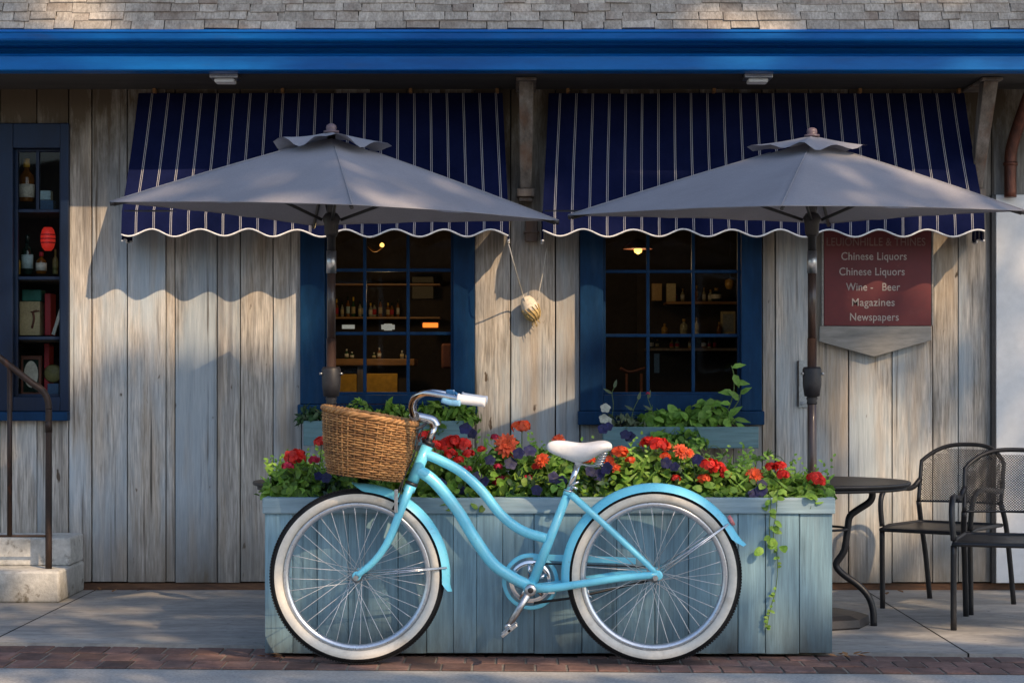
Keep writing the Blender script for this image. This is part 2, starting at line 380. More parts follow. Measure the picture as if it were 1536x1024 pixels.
# ------------------------------------------------------------------ ground
def yfront(x): return -.165 - .045*x
def yback(x): return .345 - .085*x
g = MB(); g.poly([(-300,-300,-.03), (300,-300,-.03), (300,300,-.03), (-300,300,-.03)]); struct(g, 'ground', K['earth'])
g = MB()
xs = [-40, -6, -3, -1.5, 0, 1.5, 3, 6, 40]
for a, b in zip(xs, xs[1:]):
    ca, cb_ = max(-4, min(4, a)), max(-4, min(4, b))
    g.poly([(a, -14, -.006), (b, -14, -.006), (b, yfront(cb_)+.01, -.006), (a, yfront(ca)+.01, -.006)])
struct(g, 'road', K['asphalt'])
g = MB()
def brick_pt(x, t): return Vector((x, yfront(x) + (yback(x)-yfront(x))*t, 0))
for a in range(-20, 20):
    x0, x1 = a*.2, a*.2+.2
    p = [brick_pt(x0,-.0), brick_pt(x1,-.0), brick_pt(x1,1.0), brick_pt(x0,1.0)]
    g.poly([q + Vector((0,0,-.0035)) for q in p])
struct(g, 'brick_bed', K['mortar'])
g = MB()
rows = 3
for r in range(rows):
    x = -4 - R.random()*.1
    while x < 4:
        w = .118 + R.uniform(-.006, .006); gp = .0045
        t0, t1 = r/rows + .008, (r+1)/rows - .008
        sk = .03
        dz = R.uniform(-.0015, .0015)
        pts = [brick_pt(x+gp, t0), brick_pt(x+w-gp, t0), brick_pt(x+gp, t1), brick_pt(x+w-gp, t1)]
        tl = [R.uniform(-.001, .001) for _ in range(4)]
        c = [q + Vector((0,0,-.05)) for q in pts] + [q + Vector((0,0,dz+tl[i])) for i, q in enumerate(pts)]
        g.hexa(c, .003, R.random())
        x += w
struct(g, 'brick_path', K['brick'])
# pavement slabs with open joints
g = MB()
jl = [-40, PX(0, .6)-.05, 1.86, 40]
def slab(xa0, xa1, xb0, xb1, v):
    n = 10
    zt = .012
    def yb(x): return yback(max(-4, min(4, x))) + .004
    ya = 2.9
    front = [(xa0 + (xa1-xa0)*i/n) for i in range(n+1)]
    back = [(xb0 + (xb1-xb0)*i/n) for i in range(n+1)]
    for i in range(n):
        f0, f1, b0, b1 = front[i], front[i+1], back[i], back[i+1]
        for k in range(6):
            t0, t1 = k/6, (k+1)/6
            q = []
            for xf, xb, t in ((f0,b0,t0), (f1,b1,t0), (f1,b1,t1), (f0,b0,t1)):
                q.append(Vector((xf+(xb-xf)*t, yb(xf)+(ya-yb(xf))*t, zt)))
            g.poly(q, v)
        g.poly([(f0, yb(f0), -.02), (f1, yb(f1), -.02), (f1, yb(f1), zt), (f0, yb(f0), zt)], v)
gap = .004
slab(-30, PX(-20,.5)-gap, -30, -2.12-gap, .2)
slab(PX(-20,.5)+gap, 1.80-gap, -2.12+gap, 1.80-gap, .6)
slab(1.80+gap, 30, 1.80+gap, 30, .85)
struct(g, 'pavement', K['side'])
g = MB(); g.poly([(-30, .2, -.005), (30, .2, -.005), (30, 2.9, -.005), (-30, 2.9, -.005)])
struct(g, 'pavement_bed', K['dark'])

# ------------------------------------------------------------------ shop building
B = thing('shop_building', 'weathered plank shopfront with navy windows, blue fascia and shingled roof', 'building', (0, WY, 0))
edges = [-420,-330,-250,-180,-120,-60,0,55,103,138,191,249,262,326,360,410,452,500,555,610,660,712,766,833,870,930,990,1050,1100,1143,1163,1213,1273,1338,1399,1437,1487,1540,1600,1680,1760,1850]
opens = [(-40, 103, 185, 630), (452, 712, 285, 607), (870, 1143, 285, 637)]
zbot, ztop = PZ(873, WY), 2.60
w = MB(); lin = MB()
for a, b in zip(edges, edges[1:]):
    segs = [(zbot + R.uniform(-.004, .004), ztop)]
    for oa, ob, oy0, oy1 in opens:
        if a >= oa-22 and b <= ob+1:
            z1, z0 = PZ(oy0, WY), PZ(oy1, WY)
            segs = [(segs[0][0], z0), (z1, ztop)]
    x0, x1 = PX(a, WY), PX(b, WY)
    v = R.random(); dy = R.uniform(-.004, .004)
    for z0, z1 in segs:
        gp = R.choice((.003, .0055, .0075))
        w.box(x0+gp*.5, x1-gp*.5, WY+dy, WY+.03, z0, z1, .002, v)
        lin.box(x0, x1, WY+.031, WY+.055, z0, z1)
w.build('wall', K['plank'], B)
lin.build('wall_lining', K['dark'], B)
m = MB(); m.box(PX(-420, WY), PX(1850, WY), WY+.012, WY+.05, -.02, zbot-.004, .004)
m.build('sill_beam', K['beam'], B)

# eave: soffit, fascia, roof
FY = 1.87
zs = PZ(108, FY)
m = MB(); m.box(-5, 5, FY+.0805, WY+.06, zs+.006, zs+.03)
m.build('soffit', K['soffit'], B)
def fz(py): return PZ(py, FY)
m = MB()
prof = [(FY-.085, fz(49)), (FY-.10, fz(52)), (FY-.104, fz(53.5)), (FY-.098, fz(55)), (FY-.096, fz(63)), (FY-.09, fz(65.5)), (FY-.08, fz(66.5)), (FY-.02, fz(67.2)), (FY-.02, fz(68.5)),
        (FY+.05, fz(70.0)), (FY+.06, fz(75)), (FY+.03, fz(80)), (FY-.012, fz(81.5)), (FY-.018, fz(83)), (FY-.012, fz(84.5)), (FY-.02, fz(86)), (FY-.02, fz(105)), (FY-.016, fz(106.5)), (FY-.008, fz(107)),
        (FY+.08, fz(107)), (FY+.08, fz(49))]
m.extrude_x(prof, -5, 5, 1)
m.build('fascia', K['blue'], B, recalc=True)
# roof shingles in courses on a steep slope
m = MB()
sl = math.radians(68)
y0r, z0r = FY-.045, fz(49)+.004
ex = .047
for c in range(12):
    x = -5 - R.random()*.2
    while x < 5:
        wd = R.choice((.09, .11, .14, .17, .2)) * R.uniform(.85, 1.15)
        jit = R.uniform(-.006, .004)
        s0 = c*ex + jit; s1 = c*ex + ex*1.6
        th = .009 + R.uniform(-.003, .006)
        def sp(s, h): return Vector((0, y0r + s*math.cos(sl) - h*math.sin(sl), z0r + s*math.sin(sl) + h*math.cos(sl)))
        a0, a1 = sp(s0, .004), sp(s1, -.002)
        b0, b1 = sp(s0, .004+th), sp(s1, .006)
        gp = R.uniform(.0008, .003)
        cs = []
        for A in (b0, a0):
            cs += []
        L_, R_ = x+gp, x+wd-gp
        cs = [Vector((L_, b0.y, b0.z)), Vector((R_, b0.y, b0.z + R.uniform(-.003,.003))), Vector((L_, a0.y, a0.z)), Vector((R_, a0.y, a0.z)),
              Vector((L_, b1.y, b1.z)), Vector((R_, b1.y, b1.z)), Vector((L_, a1.y, a1.z)), Vector((R_, a1.y, a1.z))]
        m.hexa(cs, .0015, R.random())
        x += wd
m.build('roof', K['shingle'], B, recalc=True)
m = MB()
m.poly([(-5, y0r+.012, z0r-.01), (5, y0r+.012, z0r-.01), (5, y0r+.6, z0r+1.45), (-5, y0r+.6, z0r+1.45)])
m.poly([(-5, y0r+.6, z0r+1.45), (5, y0r+.6, z0r+1.45), (5, 6, z0r+1.6), (-5, 6, z0r+1.6)])
m.build('roof_deck', K['dark'], B)
# dark room behind the glass
m = MB()
rx0, rx1, ry1, rz1 = -3.6, 3.0, 4.6, 2.7
m.poly([(rx0, ry1, 0), (rx1, ry1, 0), (rx1, ry1, rz1), (rx0, ry1, rz1)])
m.poly([(rx0, WY+.06, 0), (rx0, ry1, 0), (rx0, ry1, rz1), (rx0, WY+.06, rz1)])
m.poly([(rx1, WY+.06, 0), (rx1, ry1, 0), (rx1, ry1, rz1), (rx1, WY+.06, rz1)])
m.poly([(rx0, WY+.06, rz1), (rx1, WY+.06, rz1), (rx1, ry1, rz1), (rx0, ry1, rz1)])
m.poly([(rx0, WY+.06, .02), (rx1, WY+.06, .02), (rx1, ry1, .02), (rx0, ry1, .02)])
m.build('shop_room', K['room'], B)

def window(o, i, vx, hy, sill, paint=None):
    """o, i: outer and inner pixel boxes on the wall plane; vx/hy muntins"""
    yf = WY-.035; paint = paint or K['navy']
    X0, X1, Z1, Z0 = PX(o[0], yf), PX(o[2], yf), PZ(o[1], yf), PZ(o[3], yf)
    x0, x1, z1, z0 = PX(i[0], yf), PX(i[2], yf), PZ(i[1], yf), PZ(i[3], yf)
    f = MB()
    f.box(X0, x0, yf, WY+.07, Z0, Z1, .004, .3); f.box(x1, X1, yf, WY+.07, Z0, Z1, .004, .7)
    f.box(x0+.0005, x1-.0005, yf+.003, WY+.07, z1, Z1, .004, .5); f.box(x0+.0005, x1-.0005, yf+.003, WY+.07, Z0, z0, .004, .5)
    fo = f.build('window', paint, B)
    s = MB(); ya, yb = WY+.012, WY+.045; t = .014
    s.box(x0, x0+t, ya, yb, z0, z1, .002); s.box(x1-t, x1, ya, yb, z0, z1, .002)
    s.box(x0+t, x1-t, ya, yb, z0, z0+t, .002); s.box(x0+t, x1-t, ya, yb, z1-t, z1, .002)
    for q in vx:
        xx = PX(q[0] if isinstance(q, tuple) else q, WY+.012)
        za, zb = (z0+t, z1-t) if not isinstance(q, tuple) else (PZ(q[2], WY+.012), PZ(q[1], WY+.012))
        s.box(xx-.0085, xx+.0085, ya+.002, yb-.002, za, zb, .003)
    for q in hy:
        zz = PZ(q, WY+.012); s.box(x0+t, x1-t, ya+.004, yb-.004, zz-.0085, zz+.0085, .003)
    s.build('sash', paint, fo)
    gl = MB(); gl.poly([(x0+.001, WY+.03, z0+.001), (x1-.001, WY+.03, z0+.001), (x1-.001, WY+.03, z1-.001), (x0+.001, WY+.03, z1-.001)])
    gl.build('pane', K['glass'], fo)
    sm = MB(); ys = WY-.07
    sm.box(PX(sill[0], ys), PX(sill[2], ys), ys, WY-.002, PZ(sill[3], ys), PZ(sill[1], ys), .004)
    sm.build('sill', K['navy'], fo)
    return fo
window((450, 283, 712, 606), (487, 310, 680, 592), (547, 612), (405, 500), (446, 606.5, 716, 622))
window((870, 283, 1143, 616), (905, 310, 1112, 592), (972, 1040), (407, 503), (867, 616.5, 1147, 637))
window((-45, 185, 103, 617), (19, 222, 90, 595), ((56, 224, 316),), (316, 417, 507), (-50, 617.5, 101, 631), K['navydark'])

# brackets under the eave
def bracket(px, lower):
    x = PX(px, FY+.35) if px < 1000 else PX(px, FY+.3)
    xc = x
    b = MB()
    hw = .036
    # slanted strut from eave to wall
    ya, yb = FY+.22, WY-.03
    zt, zb = zs-.012, PZ(283, WY-.1)
    b.hexa([Vector((xc-hw*.8, yb-.075, zb)), Vector((xc+hw*.8, yb-.075, zb)), Vector((xc-hw*.8, yb, zb)), Vector((xc+hw*.8, yb, zb)),
            Vector((xc-hw, ya, zt)), Vector((xc+hw, ya, zt)), Vector((xc-hw, ya+.10, zt)), Vector((xc+hw, ya+.10, zt))], .005, .6)
    o = b.build('bracket', K['bracket'], B)
    c = MB(); c.box(xc-.05, xc+.05, ya-.03, WY-.004, zt+.001, zs+.003, .003); c.build('bracket_cap', K['bracket'], o)
    c = MB(); c.box(xc-.045, xc+.045, yb-.085, WY-.004, zb-.04, zb-.001, .004)
    c.box(xc-.034, xc+.034, yb-.06, WY-.004, zb-.062, zb-.041, .004)
    c.build('bracket_foot', K['bracket'], o)
bracket(789, True); bracket(1481, False)
m = MB()
xc = PX(797, WY-.03); m.box(xc-.032, xc+.032, WY-.06, WY-.006, PZ(363, WY-.03), PZ(330, WY-.03), .006)
m.box(xc-.04, xc+.04, WY-.066, WY-.006, PZ(350, WY-.03), PZ(347, WY-.03), .002)
m.build('corbel', K['bracket'], B)

# neighbouring white wall and its black edging
wb = thing('white_building', 'white plastered wall beside the shop at the right edge', 'building', (PX(1493, WY), WY-.02, 0))
m = MB(); m.box(PX(1494, WY-.03), 4.6, WY-.03, WY+.0-.005, zbot, PZ(292, WY-.03), .004); m.build('wall', K['plaster'], wb)
m = MB(); m.box(PX(1487, WY-.03), PX(1494, WY-.03)-.001, WY-.034, WY-.005, zbot, PZ(292, WY-.03), .002); m.build('edge_strip', K['blackmetal'], wb)
dp = thing('downpipe', 'rusty copper downpipe bending out of the eave beside the right awning', 'downpipe', P(1520, 290, WY-.07))
m = MB(); m.tube(catmull([P(1560, 112, WY-.25), P(1545, 140, WY-.2), P(1527, 190, WY-.1), P(1517, 225, WY-.07), P(1515.5, 250, WY-.065), P(1515.5, 296, WY-.065)], 6), .031, 14)
m.build('pipe', K['copper'], dp)
m = MB(); z_ = PZ(246, WY-.07); m.lathe([(.032, z_-.01), (.037, z_-.008), (.037, z_+.008), (.032, z_+.01)], (PX(1515.5, WY-.065), WY-.065, 0), 16); m.build('joint_band', K['copper'], dp)

# soffit lights
for px, lab in ((338, 'small grey ceiling light under the eave above the left awning'), (1136, 'small grey ceiling light under the eave above the right awning')):
    t = thing('ceiling_light', lab, 'light', (PX(px, FY+.15), FY+.15, zs), 'lights under the eave')
    cx, cy = t.location.x, t.location.y
    m = MB(); m.box(cx-.068, cx+.068, cy-.06, cy+.06, zs-.014, zs+.006, .003); m.build('housing', K['steel'], t)
    m = MB(); m.box(cx-.048, cx+.048, cy-.045, cy+.045, zs-.033, zs-.0145, .006); m.build('diffuser', K['plaster'], t)

# ------------------------------------------------------------------ awnings
AD = .30
def awning(x0, x1, nsc, label, group, phase):
    AY = WY - AD
    zt, zf = PZ(140, WY-.02), PZ(316, AY)
    zv = PZ(350, AY)                      # middle of the scallop
    t = thing('awning', label, 'awning', ((x0+x1)/2, WY-.01, zt), group)
    cloth = bmesh.new(); lv = cloth.faces.layers.float.new('v'); uvl = cloth.loops.layers.uv.new('UVMap')
    nx = nsc*14; sp = .086
    amp = .0185
    def scal(x): 
        u = (x-x0)/(x1-x0)*nsc + phase
        return zv + amp*math.cos(2*math.pi*u + .5*mnoise.noise(Vector((u*.6, 3.3, phase)))) + .006*mnoise.noise(Vector((u*.8, 1.1, phase)))
    grid = []
    rows = [('s', j/12) for j in range(13)] + [('v', j/4) for j in range(1, 5)]
    for kind, q in rows:
        row = []
        for i in range(nx+1):
            x = x0 + (x1-x0)*i/nx
            xq = x
            if kind == 's':
                xq = (x0+x1)/2 + (x-(x0+x1)/2)*(.968 + .032*q)
            wob = mnoise.noise(Vector((x*2.2, q*2, 3.1*phase))) + .5*mnoise.noise(Vector((x*9, q*1.2, 7.7+phase)))
            if kind == 's':
                sag = -.012*math.sin(math.pi*q)
                p = Vector((xq, WY-.02 - (AD-.02)*q + (.010*wob + .012)*math.sin(math.pi*min(1, q*.85+.05)), zt + (zf-zt)*q + sag + .004*wob))
            else:
                zz = zf + (scal(x)-zf)*q
                wv = mnoise.noise(Vector((x*5, 1.7, phase)))*.022*q + .006*q*math.cos(2*math.pi*((x-x0)/(x1-x0)*nsc+phase))
                p = Vector((x, AY + wv - .008*q, zz))
            row.append((cloth.verts.new(p), (x+phase*.03)/sp + .02*wob))
        grid.append(row)
    def quad(a, b, c, d):
        f = cloth.faces.new([q[0] for q in (a, b, c, d)]); f.smooth = True; f[lv] = .5
        for lp, q in zip(f.loops, (a, b, c, d)): lp[uvl].uv = (q[1], 0)
    for A, Bq in zip(grid, grid[1:]):
        for i in range(nx): quad(A[i], A[i+1], Bq[i+1], Bq[i])
    m = MB(); m.bm.free(); m.bm = cloth; m.lv = lv
    m.build('canopy_cloth', K['awning'], t)
    for x in (x0, x1):                    # side valances
        cl = bmesh.new(); lv2 = cl.faces.layers.float.new('v'); uv2 = cl.loops.layers.uv.new('UVMap')
        n = 24; top = []; bot = []
        pts = []
        for i in range(n+1):
            y = AY + (AD-.03)*i/n
            zb = zv - .03 + amp*.35*math.cos(2*math.pi*(1.6*i/n + phase + .2))
            xx = x + .004*math.sin(i*.9)
            top.append((cl.verts.new((xx, y, zf+.0)), (y+.013)/.0815)); bot.append((cl.verts.new((xx, y, zb)), (y+.013)/.0815)); pts.append(Vector((xx, y, zb)))
        for i in range(n):
            f = cl.faces.new([top[i][0], top[i+1][0], bot[i+1][0], bot[i][0]]); f.smooth = True
            for lp, q in zip(f.loops, (top[i], top[i+1], bot[i+1], bot[i])): lp[uv2].uv = (q[1], 0)
        mm = MB(); mm.bm.free(); mm.bm = cl; mm.lv = lv2
        sv = mm.build('side_valance', K['awning'], t)
        pp = MB(); pp.tube(pts, .0042, 6); pp.build('piping', K['trim'], sv)
        # closed triangular side of the hood
    pts = [g_[0].co.copy() for g_ in []]
    tr = MB()
    pts = []
    for i in range(nx+1):
        x = x0 + (x1-x0)*i/nx
        wv = mnoise.noise(Vector((x*5, 1.7, phase)))*.022 + .006*math.cos(2*math.pi*((x-x0)/(x1-x0)*nsc+phase))
        pts.append(Vector((x, AY + wv - .008, scal(x))))
    tr.tube(pts, .0046, 6); tr.build('piping', K['trim'], t)
    fr = MB(); fr.tube([(x0+.01, AY+.012, zf-.004), (x1-.01, AY+.012, zf-.004)], .010, 8)
    for x in (x0+.012, x1-.012):
        fr.tube([(x, AY+.012, zf-.004), (x, WY-.01, zf-.004)], .009, 8)
    fr.build('frame', K['blackmetal'], t)
    for q in (.06, .4, .74, .97):
        h = MB(); xx = x0+(x1-x0)*q
        h.box(xx-.008, xx+.008, WY-.05, WY-.012, zt-.002, zt+.022, .002); h.build('hook', K['oak'], t)
    return t
awning(-1.93, -.018, 8, 'navy pinstriped awning with scalloped white edge over the left shop window', 'striped awnings', .35)
awning(.152, 2.335, 9, 'navy pinstriped awning with scalloped white edge over the right shop window and red sign', 'striped awnings', .15)

# rope and float between the awnings
fl = thing('hanging_float', 'cream fishing float on two white cords between the awnings', 'fishing float', P(797, 470, WY-.06))
m = MB(); c = P(795, 461, WY-.06)
rot = Matrix.Rotation(math.radians(-24), 4, 'Y')
m.lathe([(.004, .062), (.024, .055), (.036, .034), (.043, .008), (.044, -.008), (.040, -.024)], c, 20, mat=rot); m.build('float_body', K['cork'], fl)
m = MB()
m.lathe([(.0405, -.022), (.041, -.03), (.036, -.05), (.024, -.064), (.006, -.07)], c, 20, mat=rot)
for k in range(14):
    a0 = 2*math.pi*k/14
    pts = [c + rot @ Vector((r_*math.cos(a0+dz*9), r_*math.sin(a0+dz*9), z_)) for r_, z_, dz in ((.047, .0, 0), (.0445, -.02, .02), (.041, -.042, .042), (.028, -.064, .064), (.008, -.074, .074))]
    m.tube(pts, .0024, 5)
for k in range(9):
    a0 = R.random()*6.28
    m.tube([c + rot @ Vector((.02*math.cos(a0), .02*math.sin(a0), -.066)), c + rot @ Vector((.026*math.cos(a0), .026*math.sin(a0), -.085-R.random()*.02))], .0016, 4)
m.build('straw_net', K['straw'], fl)
m = MB(); m.tube(catmull([P(763, 366, WY-AD), P(772, 400, WY-.3), P(783, 438, WY-.1), P(788, 452, WY-.09)], 5), .0032, 6); m.build('cord', K['rope'], fl)
m = MB(); m.tube(catmull([P(820, 372, WY-.1), P(814, 410, WY-.09), P(806, 450, WY-.08)], 5), .0028, 6); m.build('cord', K['rope'], fl)

# ------------------------------------------------------------------ sign
SY = WY-.05
sg = thing('sign_board', 'dark red hanging sign listing liquors, wine, beer, magazines and newspapers', 'sign', P(1314, 535, SY))
m = MB()
pts = [(1230, 489), (1397, 489), (1398, 510), (1311, 535), (1229, 512)]
m.prism_y([(PX(a, SY), PZ(b, SY)) for a, b in pts][::-1], SY+.002, SY+.03, bev=.002)
m.build('pointed_base', K['signwood'], sg, recalc=True)
m = MB(); m.box(PX(1236, SY), PX(1397, SY), SY, SY+.03, PZ(488.5, SY), PZ(325, SY), .003)
m.build('panel', K['sign'], sg)
for a_, b_ in ((1397.5, 1400), (1232.5, 1235.5)):
    m = MB(); m.box(PX(a_, SY), PX(b_, SY), SY-.002, SY+.03, PZ(488.5, SY), PZ(325, SY), .001); m.build('edge_moulding', K['signwood'], sg)
def lettering(txt, px0, px1, pyc, hpx, m, parent, Y, name='lettering', lx=None):
    cu = bpy.data.curves.new('lettering', 'FONT'); cu.body = txt; cu.extrude = .0008; cu.offset = .006; cu.space_character = 1.04
    tmp = bpy.data.objects.new('lettering', cu); COL.objects.link(tmp)
    dg = bpy.context.evaluated_depsgraph_get(); dg.update()
    me = bpy.data.meshes.new_from_object(tmp.evaluated_get(dg))
    bpy.data.objects.remove(tmp, do_unlink=True)
    xs = [v.co.x for v in me.vertices]; 
    sx = (PX(px1, Y)-PX(px0, Y))/(max(xs)-min(xs))
    sz = hpx*(Y-CAMY)/F/.70
    off = WL[parent.name]
    x0_ = min(xs)
    for v in me.vertices:
        x, y, z = v.co
        v.co = Vector((PX(px0, Y) + (x-x0_)*sx, Y - z - .001, PZ(pyc+hpx/2, Y) + y*sz)) - off
    me.materials.append(m)
    o = bpy.data.objects.new(name, me); COL.objects.link(o); o.parent = parent
    return o
lettering('LEUIONHILLE & THINES', 1240, 1388, 362.5, 12, K['letterdim'], sg, SY)
lettering('Chinese Liquors', 1262, 1360, 384, 11.5, K['letter'], sg, SY)
lettering('Chinese Liquors', 1259, 1357, 407, 11.5, K['letter'], sg, SY)
lettering('Wine -   Beer', 1269, 1350, 430, 11.5, K['letter'], sg, SY)
lettering('Magazines', 1278, 1342, 453, 11.5, K['letter'], sg, SY)
lettering('Newspapers', 1275, 1348, 475, 11.5, K['letter'], sg, SY)

# latch plate on the wall behind the right pole
lt = thing('wall_plate', 'narrow pale metal plate screwed to the planks behind the right umbrella pole', 'metal plate', P(1205, 611, WY-.02))
m = MB(); Y = WY-.016; m.box(PX(1198, Y), PX(1214, Y), Y, WY-.004, PZ(611, Y), PZ(540, Y), .003); m.build('plate', cmat('pale_plate', (.42,.45,.45), .6), lt)
m = MB(); m.tube([P(1204.5, 604, Y-.012), P(1204.5, 604, Y)], .009, 10); m.build('screw', K['steel'], lt)
m = MB(); m.box(PX(1196.5, Y), PX(1198, Y), Y-.003, WY-.004, PZ(609, Y), PZ(541, Y)); m.build('edge_lip', K['iron'], lt)

# ------------------------------------------------------------------ steps and handrail
st = thing('entrance_steps', 'two worn white concrete steps with mossy lower riser at the left edge', 'steps', (PX(50, 2.2), 2.2, 0))
ylow, yup = 1.93, 2.19
def Y_of(py, z): return CAMY + F*(H-z)/(py-YH)
xr = PX(125, WY-.03)
m = MB(); zl = .165
m.box(-3.6, xr, ylow, WY-.006, .012, zl, .012, .4); m.build('tread', K['concrete'], st)
m = MB(); m.box(-3.6, xr-.004, yup, WY-.006, zl+.001, .305, .012, .6); m.build('tread', K['concrete'], st)
hr = thing('handrail', 'brown iron handrail sloping down over the left steps', 'handrail', P(73, 858, 2.05))
m = MB(); hy = 2.06
m.tube(catmull([P(-60, 490, hy), P(0, 537, hy), P(45, 572, hy), P(62, 584, hy), P(70.5, 597, hy), P(73, 612, hy), P(73, 640, hy), P(73, 857, hy)], 6), .0165, 12); m.build('rail', K['iron'], hr)
m = MB(); m.tube([P(14.5, 548, hy), P(14.5, 804, hy)], .0125, 10); m.build('baluster', K['iron'], hr)
m = MB(); m.tube([P(-60, 803.5, hy), P(70, 803.5, hy)], .006, 8); m.build('bottom_rail', K['iron'], hr)
m = MB(); m.lathe([(.018, 0), (.018, .05), (.0165, .052)], P(73, 648, hy), 12); m.build('collar', K['iron'], hr)

# ------------------------------------------------------------------ shop interior: display at the left
ds = thing('display_shelf', 'dark display shelf inside the left window', 'shelf', P(40, 600, 2.75))
for py in (318, 419, 509, 597):
    m = MB(); z = PZ(py, 2.72); m.box(PX(-30, 2.8), PX(112, 2.8), WY+.075, 2.95, z-.016, z); m.build('shelf', K['room'], ds)
m = MB(); m.box(PX(-30, 2.9), PX(112, 2.9), 2.951, 2.96, PZ(610, 2.8), PZ(200, 2.8)); m.build('backboard', K['room'], ds)
cY = cmat('gold_foil', (.75,.45,.04), .35); cA = cmat('amber_glass', (.16,.06,.01), .12); cG = cmat('dark_bottle_glass', (.01,.025,.02), .1)
cL = cmat('pale_label', (.45,.62,.68), .6); cW = cmat('paper_white', (.66,.63,.55), .7); cR = cmat('lantern_red', (.75,.02,.02), .5, emis=((1,.05,.03), .25)); cT = cmat('teal_card', (.02,.16,.13), .6)
cCr = cmat('cream_card', (.52,.42,.24), .7); cRed = cmat('red_card', (.42,.02,.03), .6); cGo = cmat('olive_plate', (.25,.22,.08), .5); cBl = cmat('blue_card', (.06,.13,.25), .6); cBr = cmat('brown_card', (.16,.05,.03), .6)
def bottle(px, ytop, ybot, wpx, Y, label, gm, capm, labm, cat='bottle', group='bottles in the left display window', ly=(.15,.5)):
    o = thing('bottle', label, cat, P(px, ybot, Y), group)
    s = (Y-CAMY)/F; h = (ybot-ytop)*s; r = wpx*s/2; b = P(px, ybot, Y)
    m = MB(); m.lathe([(r*.9, 0), (r, h*.03), (r, h*.55), (r*.85, h*.63), (r*.38, h*.72), (r*.34, h*.86)], b, 16); m.build('body', gm, o)
    m = MB(); m.lathe([(r*.42, h*.8), (r*.42, h*.99), (r*.36, h)], b, 12); m.build('cap', capm, o)
    m = MB(); m.lathe([(r*1.03, h*ly[0]), (r*1.03, h*ly[1])], b, 16); m.build('paper_label', labm, o)
    return o
bottle(40, 238, 303, 23, 2.72, 'dark bottle with gold neck on the top shelf of the left window', cA, cY, cW, ly=(.1,.4))
bottle(41, 352, 412, 17, 2.74, 'dark bottle with pale blue label in the left window', cG, cG, cL)
bottle(62, 378, 411, 16, 2.72, 'short amber bottle with cream label under the red lantern', cA, cRed, cW)
bottle(26, 378, 411, 9, 2.70, 'slim yellow bottle at the left of the lantern shelf', cY, cY, cY)
bottle(83, 374, 411, 8, 2.76, 'slim olive bottle at the right of the lantern shelf', cGo, cGo, cGo)
ln = thing('paper_lantern', 'red paper lantern hanging in the left display window', 'lantern', P(72, 358, 2.68))
m = MB(); s = (2.68-CAMY)/F; 
m.lathe([(6*s, 17*s), (9*s, 13*s), (11*s, 4*s), (11*s, -4*s), (9*s, -13*s), (5*s, -18*s)], P(72, 358, 2.68), 20); m.build('shade', cR, ln)
for k, dz in enumerate((5, -1, -7)):
    m = MB(); pz = P(72, 358, 2.68); m.lathe([(11.3*s, dz*s), (11.3*s, (dz+1.6)*s)], pz, 20); m.build('band', cRed, ln)
m = MB(); m.tube([P(72, 341, 2.68), P(72, 322, 2.68)], .001, 4); m.build('string', cG, ln)
def pbox(name, label, cat, px0, px1, py0, py1, Y, d, mm, bev=.003, rot=0):
    m = MB(); s = (Y-CAMY)/F
    c = P((px0+px1)/2, py1, Y); hw = (px1-px0)/2*s; hh = (py1-py0)*s
    M_ = Matrix.Translation(c) @ Matrix.Rotation(rot, 4, 'Y')
    m.box(-hw, hw, 0, d, 0, hh, bev, .5, M_)
    return tag(m.build(name, mm, base=c), label, cat)
bx = thing('tin_box', 'cream tin with green lid and brown picture in the left window', 'tin', P(44, 503, 2.70))
m = MB(); Y = 2.70; m.box(PX(29, Y), PX(60, Y), Y, Y+.1, PZ(503, Y), PZ(452, Y), .004); m.build('body', cCr, bx)
m = MB(); m.box(PX(33, Y), PX(62, Y), Y-.006, Y+.1, PZ(451.5, Y), PZ(434, Y), .006); m.build('lid', cT, bx)
m = MB(); m.tube(catmull([P(56, 466, Y-.003), P(50, 468, Y-.003), P(51, 478, Y-.003), P(48, 492, Y-.003)], 4), .006, 6); m.tube([P(46, 468, Y-.003), P(59, 466, Y-.003)], .004, 6); m.build('picture', cBr, bx)
pbox('book', 'red book standing in the left window beside the cream tin', 'book', 67, 76, 440, 503, 2.71, .12, cRed)
pbox('leaflet', 'white leaflet tilted against the red book in the left window', 'leaflet', 77, 82, 462, 502, 2.69, .01, cW, .001, .3)
pbox('book', 'tall dark red book on the bottom shelf of the left window', 'book', 66, 74, 515, 592, 2.73, .1, cRed)
fr = thing('framed_picture', 'dark framed picture with white oval at the bottom of the left window', 'picture', P(46, 592, 2.70))
m = MB(); Y = 2.70; m.box(PX(31, Y), PX(62, Y), Y, Y+.03, PZ(592, Y), PZ(533, Y), .004); m.build('frame', cBr, fr)
m = MB(); m.box(PX(35, Y), PX(58, Y), Y-.002, Y+.01, PZ(588, Y), PZ(539, Y), .001); m.build('backing', cG, fr)
m = MB(); c = P(46.5, 561, Y-.004); s = (Y-CAMY)/F
m.prism_y([(c.x + 10.5*s*math.cos(a*math.pi/12), c.z + 20*s*math.sin(a*math.pi/12)) for a in range(24)], c.y, c.y+.003); m.build('oval', cW, fr, recalc=True)
m = MB(); c = P(79, 560, 2.72); m.lathe([(.002, 0), (12*.0035, .004), (14*.0035, .01)], c, 20, axis='y'); tag(m.build('plate', cGo, base=c), 'round olive plate leaning in the bottom right of the left window', 'plate')
pbox('box', 'small blue box in the bottom right corner of the left window', 'box', 71, 88, 575, 594, 2.66, .03, cBl)
pbox('box', 'pale blue box on the top shelf of the left window', 'box', 60, 76, 286, 300, 2.70, .05, cL)
pbox('box', 'dark blue box beneath the pale one on the top shelf of the left window', 'box', 59, 80, 300.5, 314, 2.70, .06, cBl)

